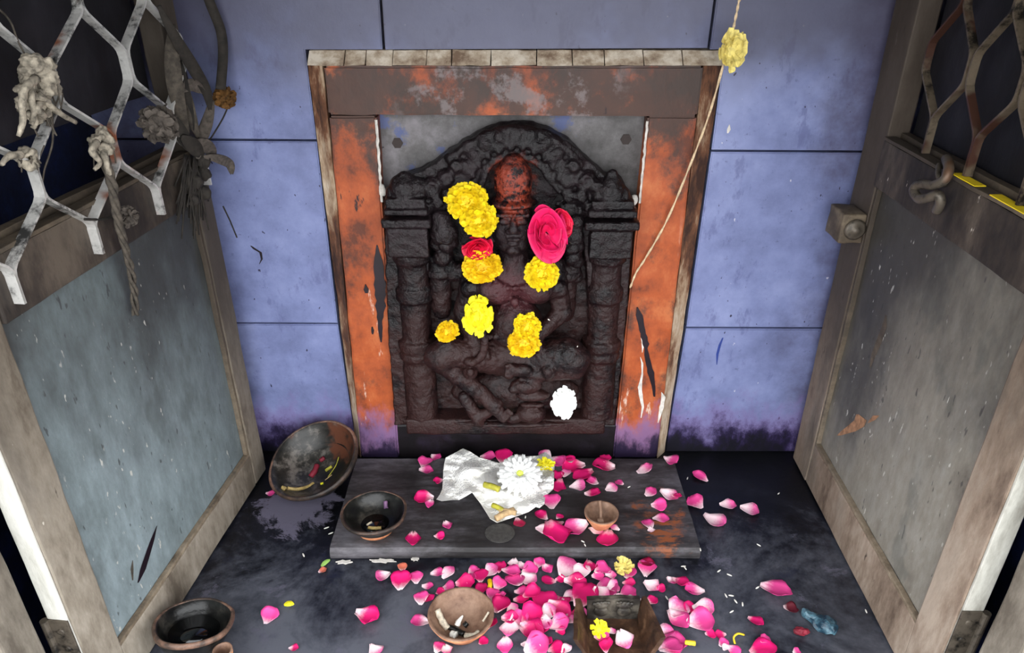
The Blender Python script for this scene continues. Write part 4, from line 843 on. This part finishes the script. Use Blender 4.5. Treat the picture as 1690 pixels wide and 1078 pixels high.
bits(B4, [('cotton_wick', 'ash', [(-.034, .012, .026), (-.026, .0, .017), (-.018, -.008, .012)], .0045), ('cotton_wick', 'rice', [(-.006, -.002, .012), (-.002, .002, .018), (.002, .006, .022)], [.004, .004, .004, .0035, .003, .0025, .002, .0015, .001]), ('cotton_wick', 'rice', [(-.012, -.016, .012), (-.006, -.02, .014)], .005), ('burnt_wick', 'black', [(-.018, -.004, .011), (-.006, -.010, .012), (.004, -.018, .013)], .0040), ('ash_flake', 'ash', [(.006, -.020, .013), (.018, -.022, .016), (.026, -.018, .018)], .0040), ('burnt_wick', 'black', [(.004, -.004, .012), (.008, .0, .014)], .004), ('straw', 'ash', [(.030, -.006, .024), (.038, .004, .031)], .0015)])
B5 = bowl('clay_lamp', (-.424, .660, .001), (R(-14), R(4), 0), .050, .052, 'glossy black oil lamp at the foot of the left door', 'lamp', 'black', 'black', .6, .005, .72, m_rim='rimclay')
B6 = bowl('clay_lamp', (-.372, .636, .001), (0, 0, 0), .0125, .040, 'narrow terracotta cup touching the glossy oil lamp', 'cup', 'clay_in', 'clay', .7, .002)
# broken square clay holder with embossed feet
BX = thing('clay_holder', fl(1012, 1050, .0), label='broken square brown clay holder with embossed feet, at the front of the petals', cat='holder')
obj('base', rbox(-.038, .038, -.040, .030, 0, .008, .002, .012, .001, 60, 1), M['brownbox'], BX)
def flap(poly, y0, y1, mat, nm, seed): return obj(nm, rough(prism(poly, 1, y0, y1), .010, .0010, 70, seed), M[mat], BX)
BK = flap([(-.034, .008), (.036, .008), (.037, .046), (.01, .047), (-.036, .045)], .022, .029, 'greybox', 'back_wall', 2)
for s in (-1, 1):
    b = bmesh.new(); ball(b, (s * .016, .0215, .024), .011, .004, .010, 2); ball(b, (s * .016, .0215, .036), .012, .004, .006, 2)
    for k in range(5): ball(b, (s * .016 - .0105 + k * .0052, .0205, .0425 - abs(k - (1 if s > 0 else 3)) * .0008), .0024, .003, .0030, 1)
    obj('embossed_foot', remesh(b, .0011, 1), M['greybox'], BK)
b = prism([(-.040, .028), (-.040, -.042), (-.034, -.042), (-.034, .028)], 2, .006, .044, [(-.052, .026), (-.060, -.040), (-.055, -.042), (-.045, .026)]); obj('side_wall', rough(b, .010, .0015, 60, 4), M['brownbox'], BX)
b = prism([(.034, .028), (.036, -.042), (.042, -.042), (.041, .028)], 2, .006, .046, [(.040, .027), (.054, -.040), (.061, -.040), (.046, .028)]); obj('side_wall', rough(b, .010, .0015, 60, 5), M['brownbox'], BX)

# ------------------------------------------------------------------ rose petals
def petal_mesh(seed):
    rr = random.Random(seed); nu, nv = 7, 7; cupu = rr.uniform(.10, .42); cupv = rr.uniform(.05, .48); tw = rr.uniform(-.55, .55); notch = rr.uniform(-.06, .14); asym = rr.uniform(-.12, .12)
    V = []; F = []
    for sgn in (0, 1):
        for j in range(nv):
            v = j / (nv - 1); w = .5 * (.22 + .80 * math.sin(min(1, v * 1.15) * math.pi * .62) ** 1.2) * (1 - .55 * max(0, v - .75) / .25 * .6)
            for i in range(nu):
                u = i / (nu - 1) * 2 - 1; x = u * w * (1 + .16 * noise.noise(Vector((v * 2.5, 1.5 * (u > 0), seed + 3)))) + asym * v * (1 - v); y = v - .5 - (notch * (1 - abs(u)) + .16 * u * u) * v ** 3
                z = cupu * u * u * w * 1.6 + cupv * (v - .45) ** 2 * 1.6 + tw * u * (v - .3) * .3 + .10 * noise.noise(Vector((u * 1.7, v * 2.2, seed)))
                V.append((x, y, z - .012 * sgn))
    k = nu * nv; idx = lambda s_, j, i: s_ * k + j * nu + i
    for j in range(nv - 1):
        for i in range(nu - 1):
            F.append((idx(0, j, i), idx(0, j, i + 1), idx(0, j + 1, i + 1), idx(0, j + 1, i))); F.append((idx(1, j, i), idx(1, j + 1, i), idx(1, j + 1, i + 1), idx(1, j, i + 1)))
        for i, fl_ in ((0, 0), (nu - 1, 1)): F.append((idx(0, j, i), idx(0, j + 1, i), idx(1, j + 1, i), idx(1, j, i)))
    for i in range(nu - 1):
        for j in (0, nv - 1): F.append((idx(0, j, i), idx(0, j, i + 1), idx(1, j, i + 1), idx(1, j, i)))
    b = from_pd(V, F); zm = min(v.co.z for v in b.verts)
    for v in b.verts: v.co.z -= zm
    me = bpy.data.meshes.new('rose_petal'); b.to_mesh(me); b.free(); me.materials.append(M['petal']); me.polygons.foreach_set('use_smooth', [True] * len(me.polygons)); return me
PM = [petal_mesh(k) for k in range(12)]
TONE = {'H': ((218, 26, 108), .06), 'P': ((224, 70, 144), .22), 'L': ((226, 92, 156), .50), 'W': ((240, 170, 198), .80), 'O': ((222, 120, 96), .1), 'B': ((96, 26, 40), .0), 'D': ((150, 16, 60), .0)}
placed = []; PET = []
def petal(px, py, L_, ang, tone, z0, label, group, flat=False):
    rr = random.Random(int(px * 31 + py * 17)); k = rr.randrange(12)
    c = fl(px, py, z0 + .004)
    # image direction base->tip turned into a floor direction
    q = fl(px + 6 * math.cos(R(ang)), py - 6 * math.sin(R(ang)), z0 + .004) - c
    sz = (fl(px + L_ / 2, py, z0) - fl(px - L_ / 2, py, z0)).length * (1.0 + .18 * abs(math.sin(R(ang)))) * 1.04
    near = sum(1 for p in placed if (p[0] - c).length < (p[1] + sz) * .40)
    if near > 1: sz *= 1.14
    placed.append((c, sz)); lift = min(near, 6) * .0026
    o = obj('rose_petal', PM[k], None, None, (c.x, c.y, z0 + .0006 + lift), (R(rr.uniform(-9, 9) + rr.uniform(-5, 6) * near), R(rr.uniform(-12, 12) + rr.uniform(-5, 5) * near), math.atan2(q.y, q.x) - R(90)))
    o.scale = (sz * rr.uniform(.80, 1.0), sz, sz * rr.uniform(.6, 1.0))
    col, al = TONE[tone]; f = rr.uniform(.92, 1.08); l4 = lin(tuple(min(255, v * f) for v in col)); o.color = (l4[0], l4[1], l4[2], min(.9, max(.0, al + rr.uniform(-.04, .24))))
    put(o, label, 'petal', group); PET.append((o, px)); return o
WORD = {'H': 'deep pink', 'P': 'mid pink', 'L': 'pale pink white-based', 'W': 'nearly white', 'D': 'dark red', 'O': 'peach'}
def tone_label(label, t, px, py):
    for a in ('pink rose petal', 'rose petal', 'pink petal'):
        if label.startswith(a): label = WORD[t] + ' rose petal' + label[len(a):]; break
    if 'thick heap' in label:
        row = 'back row' if py < 950 else ('middle' if py < 1000 else 'front'); side = 'left' if px < 850 else ('centre' if px < 945 else 'right')
        label = '%s rose petal in the %s %s of the heap' % (WORD[t], side, row)
    return label
def batch(ox, oy, sc, lst, z0, label, group):
    for (x, y, L_, a, t) in lst: petal(ox + x / sc, oy + y / sc, L_ / sc, a, t, z0, tone_label(label, t, ox + x / sc, oy + y / sc), group)
SZ = .0205
batch(860, 730, 4.225, [(170, 92, 95, 150, 'L'), (262, 130, 110, -30, 'P'), (370, 165, 150, 185, 'H'), (340, 130, 60, 100, 'H'), (265, 232, 80, 90, 'H'), (315, 222, 70, 60, 'L'), (435, 228, 140, 195, 'H'), (400, 305, 120, 0, 'L'), (495, 285, 90, 150, 'P'), (260, 300, 110, -110, 'H'), (215, 420, 115, 90, 'P')], SZ, 'pink rose petal beside the chrysanthemum on the step', 'petals beside the newspaper')
batch(860, 730, 4.225, [(500, 365, 110, 0, 'H'), (140, 512, 90, 150, 'H'), (270, 512, 55, 40, 'H'), (145, 598, 90, 0, 'W'), (245, 570, 110, 200, 'H'), (225, 660, 170, -60, 'H'), (385, 605, 165, 200, 'P'), (520, 610, 100, -20, 'L'), (655, 590, 65, 150, 'L'), (610, 680, 150, -95, 'H')], SZ, 'rose petal around the smallest clay lamp', 'petals around the small lamp')
batch(860, 730, 4.225, [(575, 175, 150, 180, 'H'), (585, 118, 70, 90, 'H'), (865, 190, 115, 20, 'L'), (630, 315, 85, 20, 'L'), (685, 275, 60, 150, 'P'), (902, 345, 85, 30, 'P'), (1030, 360, 120, -20, 'L'), (1085, 382, 70, 0, 'H'), (965, 435, 110, 0, 'P'), (975, 525, 110, 0, 'P'), (885, 570, 90, 120, 'P'), (905, 612, 50, -70, 'W')], SZ, 'rose petal on the step\'s right half', 'petals on the right of the step')
petal(860 + 1045 / 4.225, 730 + 125 / 4.225, 24, -20, 'P', SZ, 'pink petal perched on the back right corner of the step', None)
for (x, y, L_, a, t, lab) in ((1250, 235, 105, 150, 'P', 'pink petal on the black floor nearest the back wall, right of the step'), (1225, 425, 115, 130, 'P', 'curled pink petal on the black floor hard by the step\'s right side'), (1350, 550, 155, -25, 'L', 'long red and white petal on the black floor right of the step'), (1440, 440, 115, 0, 'L', 'pale pink petal left of its neighbour on the black floor'), (1590, 470, 122, -10, 'L', 'rightmost pink petal of the five on the black floor beside the step')):
    petal(860 + x / 4.225, 730 + y / 4.225, L_ / 4.225, a, t, .0008, lab, None)
batch(670, 730, 6.26, [(200, 200, 135, 60, 'P'), (205, 280, 140, 0, 'P'), (310, 145, 115, -20, 'P'), (340, 390, 110, 180, 'H'), (190, 570, 190, 180, 'H'), (250, 635, 100, -120, 'P')], SZ, 'pink rose petal left of the newspaper', 'petals left of the newspaper')
batch(670, 730, 6.26, [(845, 150, 150, 0, 'P'), (1005, 140, 175, 80, 'H')], SZ + .004, 'rose petal peeping out behind the newspaper', 'petals behind the newspaper')
for (px, py, L_, a, t, lab) in ((737, 866, 17, -60, 'P', 'tiny pink petal below the newspaper\'s left corner'), (725, 884, 18, 10, 'H', 'small red petal near the front edge of the step'), (681, 889, 26, -90, 'H', 'squarish hot pink petal at the front left of the step'), (856, 862, 18, -60, 'D', 'dark red petal under the newspaper tip')): petal(px, py, L_, a, t, SZ, lab, None)
A_ = [(465, 260, 150, 200, 'L'), (655, 310, 215, 85, 'H'), (815, 285, 130, 90, 'P'), (665, 160, 100, 90, 'O'), (1040, 225, 150, 0, 'P'), (1150, 230, 150, 45, 'L'), (1420, 210, 130, 40, 'P'), (1385, 295, 120, 70, 'P'), (1500, 280, 130, 90, 'H'), (935, 360, 120, 0, 'P'), (870, 490, 140, 85, 'P'), (960, 500, 110, -60, 'H'), (1070, 420, 100, 30, 'H'), (1165, 370, 140, 10, 'P'), (1330, 350, 190, 10, 'H'), (1515, 390, 130, 90, 'H')]
batch(560, 910, 6.415, A_, .0008, 'pink rose petal behind the terracotta lamp', 'petals at the left of the heap')
for (x, y, L_, a, t, lab) in ((300, 680, 255, -15, 'H', 'big hot pink petal alone on the floor left of the terracotta lamp'), (860, 740, 190, 180, 'P', 'triangular pink petal close to the terracotta lamp\'s left side'), (375, 1040, 150, -50, 'L', 'half white petal at the bottom edge left of the terracotta lamp'), (1050, 1010, 130, 60, 'P', 'pink petal just in front of the terracotta lamp, left one'), (1135, 1055, 120, -70, 'L', 'pale petal at the bottom edge in front of the terracotta lamp'), (1240, 925, 150, 0, 'P', 'pink petal tucked under the front of the terracotta lamp'), (1600, 770, 150, 60, 'H', 'hot pink petal against the right side of the terracotta lamp')):
    petal(560 + x / 6.415, 910 + y / 6.415, L_ / 6.415, a, t, .0008, lab, None)
B_ = [(135, 220, 150, 30, 'L'), (215, 180, 130, 80, 'H'), (375, 130, 130, -90, 'L'), (335, 235, 190, 0, 'P'), (460, 160, 110, -60, 'L'), (540, 190, 170, 30, 'P'), (635, 130, 120, 60, 'P'), (720, 190, 120, -50, 'P'), (530, 300, 170, -30, 'L'), (920, 170, 235, 60, 'L'), (1090, 240, 180, 60, 'W'), (1170, 170, 150, -80, 'H'), (735, 305, 160, 180, 'H'), (870, 290, 110, 0, 'H'), (1020, 330, 240, 0, 'H'), (1310, 200, 180, 30, 'P'), (1260, 260, 130, 10, 'P'), (1400, 255, 120, 0, 'L'), (215, 340, 150, 60, 'P'), (390, 340, 170, 120, 'P'), (455, 430, 150, 0, 'P'), (575, 400, 120, 0, 'P'), (145, 460, 140, 80, 'P'), (245, 490, 110, 20, 'P'), (240, 600, 190, 60, 'H'), (355, 610, 130, 40, 'L'), (450, 520, 160, 0, 'H'), (560, 490, 160, 30, 'H'), (690, 530, 230, 80, 'H'), (960, 490, 170, 30, 'L'), (890, 540, 150, -40, 'H'), (1350, 400, 250, 20, 'P'), (1110, 500, 270, 60, 'H'), (1290, 470, 150, -30, 'L'), (1420, 390, 150, 20, 'L'), (1590, 330, 130, 0, 'H'), (1580, 440, 170, 30, 'P'), (1600, 520, 130, 0, 'L'), (1390, 570, 200, 10, 'H'), (1480, 530, 130, 40, 'W'), (420, 720, 200, 30, 'P'), (560, 690, 220, 45, 'H'), (330, 820, 180, -100, 'L'), (330, 720, 150, 0, 'H'), (560, 850, 250, -20, 'H'), (660, 830, 170, 60, 'H'), (850, 640, 220, -30, 'H'), (740, 670, 150, 30, 'L'), (710, 780, 130, -80, 'L'), (850, 790, 180, 20, 'P'), (870, 850, 110, 0, 'H'), (960, 740, 110, 30, 'L'), (1030, 690, 160, 0, 'H'), (1090, 670, 120, 60, 'L')]
batch(790, 910, 6.415, B_, .0008, 'pink rose petal in the thick heap in front of the step', 'petals in the heap before the step')
batch(790, 910, 6.415, [(285, 980, 165, -90, 'P'), (45, 940, 110, 45, 'H'), (500, 980, 110, 0, 'W'), (610, 1020, 220, 30, 'P'), (690, 970, 140, 60, 'H'), (830, 1030, 185, 10, 'H'), (930, 1040, 120, 40, 'W')], .0008, 'rose petal between terracotta lamp and broken holder', 'petals at the bottom edge')
batch(790, 910, 6.415, [(1310, 900, 180, 0, 'P'), (1350, 1010, 150, 90, 'H'), (1540, 930, 190, -60, 'L'), (1410, 840, 90, 20, 'L')], .0125, 'rose petal lying inside the broken clay holder', 'petals in the holder')
C_ = [(365, 150, 150, 80, 'P'), (355, 110, 130, 0, 'D'), (200, 180, 130, 60, 'P'), (395, 300, 130, -30, 'L'), (480, 325, 90, 0, 'H'), (400, 420, 100, 30, 'H'), (310, 470, 120, 30, 'W'), (350, 570, 90, 60, 'L')]
batch(1000, 910, 5.28, C_, .0008, 'rose petal behind the broken holder', 'petals at the right of the heap')
batch(1000, 910, 5.28, [(570, 255, 90, -40, 'L'), (655, 280, 150, -20, 'H'), (770, 350, 170, 180, 'P')], .0008, 'rose petal below the step\'s right end', 'curled petals below the step end')
batch(1000, 910, 5.28, [(620, 520, 180, 60, 'L'), (730, 500, 120, 60, 'H'), (850, 500, 195, 0, 'L'), (620, 600, 190, -40, 'P'), (820, 620, 225, 10, 'P')], .0008, 'pink petal in the cluster of five', 'cluster of five petals')
batch(1000, 910, 5.28, [(1000, 715, 95, 180, 'H'), (910, 720, 100, 10, 'H'), (1025, 790, 90, 40, 'P'), (1110, 860, 130, -30, 'P'), (1040, 850, 60, 60, 'W'), (570, 810, 270, 0, 'P'), (500, 755, 220, 10, 'L'), (560, 860, 190, 20, 'P')], .0008, 'rose petal just right of the broken holder', 'petals right of the holder')
for (x, y, L_, a, t, lab) in ((1305, 605, 125, -25, 'H', 'small hot pink petal alone right of the cluster of five'), (1385, 765, 90, 45, 'P', 'small pink petal just above a large one at the bottom edge'), (1370, 862, 225, 10, 'H', 'large hot pink petal cut by the bottom edge, right side'), (1665, 865, 75, 20, 'P', 'rightmost pink petal on the bottom edge'), (1480, 330, 235, -20, 'P', 'large lone pink petal with a white tip near the right door'), (1610, 490, 130, 0, 'B', 'withered brown petal below the large lone pink petal')):
    petal(1000 + x / 5.28, 910 + y / 5.28, L_ / 5.28, a, t, .0008, lab, None)
for (px, py, L_, a, t, lab) in ((446, 1015, 27, 60, 'P', 'lone pink petal on the floor right of the glossy oil lamp'), (484, 1069, 16, 0, 'H', 'tiny petal at the bottom edge below the lone pink one'), (446, 813, 15, 0, 'P', 'pink petal scrap beside the largest bowl'), (532, 940, 13, 30, 'O', 'withered reddish petal scrap near the step\'s left end')): petal(px, py, L_, a, t, .0008, lab, None)

ORD = ['leftmost', 'second from left', 'third from left', 'fourth from left', 'fifth from left', 'sixth from left', 'seventh from left', 'eighth from left']
by = {}
for o, px in PET: by.setdefault(o['label'], []).append((px, o))
for lab, lst in by.items():
    if len(lst) > 1:
        lst.sort(key=lambda t: t[0])
        for (px, o), w in zip(lst, ORD): o['label'] = lab + ', ' + (w if w != ORD[len(lst) - 1] or len(lst) > 8 else 'rightmost')
# ------------------------------------------------------------------ crumbs
RI = bpy.data.meshes.new('rice_grain'); b = bmesh.new(); ball(b, (0, 0, 0), .0011, .0038, .0010, 2); b.to_mesh(RI); b.free(); RI.materials.append(M['rice']); RI.polygons.foreach_set('use_smooth', [True] * len(RI.polygons))
def rice(px, py, z, sc=1.0):
    c = fl(px, py, z); rr = random.Random(int(px * 7 + py)); o = obj('rice_grain', RI, None, None, (c.x, c.y, z + .0009), (0, 0, rr.uniform(0, 3.1))); o.scale = (sc, sc, 1)
    return put(o, 'white rice grain scattered on the shrine floor' if z < .01 else 'white rice grain on the stone step', 'rice grain', 'rice grains on the floor' if z < .01 else 'rice grains on the step')
for (x, y) in ((690, 150), (675, 135), (985, 175), (1320, 320), (1045, 390), (1090, 390), (1130, 440), (1190, 465), (530, 410), (530, 650), (1095, 530), (1075, 210)): rice(1000 + x / 5.28, 910 + y / 5.28, .0008, 1.1)
for (x, y) in ((485, 512), (1050, 860), (590, 240), (110, 160)): rice(1100 + x / 3.19, 740 + y / 3.19, .0008)
for (x, y) in ((752, 315), (30, 525), (430, 695), (445, 720), (1250, 752)): rice(860 + x / 4.225, 730 + y / 4.225, .0205, .9)
for (px, py) in ((539, 872), (501, 917), (546, 881)): rice(px, py, .0008, 1.2)
def grain_on_idol(px, py, Y, lab):
    o = obj('rice_grain', RI, None, None, wl(px, py, Y), (R(60), R(40), R(px))); put(o, lab, 'rice grain', 'rice grains on the idol'); o.scale = (1, 1.1, 1)
grain_on_idol(845, 585, 1.012, 'white rice grain in the idol\'s lap below the marigolds'); grain_on_idol(953, 572, 1.002, 'white rice grain on the idol\'s right-hand knee'); grain_on_idol(906, 528, 1.028, 'white rice grain beside the lap marigolds')
put(obj('marigold_crumb', rough(lathe([(0, 0), (.006, .001), (.005, .003), (0, .004)], 10, 1.3, .8), .003, .001, 200), M['lemon'], None, fl(477, 998, .0006)), 'yellow flower crumb above the lone pink petal', 'flower crumb')
put(obj('leaf_scrap', rough(lathe([(0, 0), (.006, .001), (.005, .0025), (0, .003)], 10, 1.5, .7), .003, .001, 200), M['leaf'], None, fl(537, 930, .0006), (0, 0, .9)), 'light green leaf scrap near the step\'s left end', 'leaf scrap')
stub([fl(1213, 1063, .003), fl(1211, 1052, .006), fl(1218, 1046, .008), fl(1228, 1048, .003)], .0014, 'stem', 'yellow_stamen', 'curled yellow stamen on the floor right of the petals', 'stamen')
stub([fl(1131, 1060, .014), fl(1138, 1061, .015), fl(1147, 1062, .014)], .0032, 'stem', 'yellow_stamen', 'stubby yellow stamen sticking out of a folded petal', 'stamen')
stub([fl(808, 958, .008), fl(809, 964, .009), fl(808, 970, .008)], .0034, 'amber', 'marigold_crumb', 'orange marigold crumb behind the terracotta lamp', 'flower crumb')
put(obj('marigold_crumb', bloom_mesh(.010, .006, 18, 21, .5, .3), M['lemon'], None, fl(990, 1038, .026), (R(30), 0, 0)), 'yellow marigold scrap inside the broken holder', 'flower crumb')
b = bmesh.new(); ball(b, (0, 0, .008), .026, .012, .0085, 4); rough(b, .004, .006, 55, 3)
for v in b.verts: v.co.z = max(0, v.co.z)
c = fl(1352, 1030, .004); put(obj('crumpled_wrapper', b, M['teal'], None, (c.x, c.y, .0006), (0, 0, R(-48))), 'crumpled teal wrapper on the floor by the right door', 'wrapper')
b = bmesh.new(); ball(b, (0, 0, .005), .010, .006, .005, 3); rough(b, .003, .003, 120, 5)
for v in b.verts: v.co.z = max(0, v.co.z)
c = fl(1322, 1044, .003); put(obj('red_scrap', b, M['maroon'], None, (c.x, c.y, .0006)), 'dark red petal scrap beside the teal wrapper', 'petal scrap')
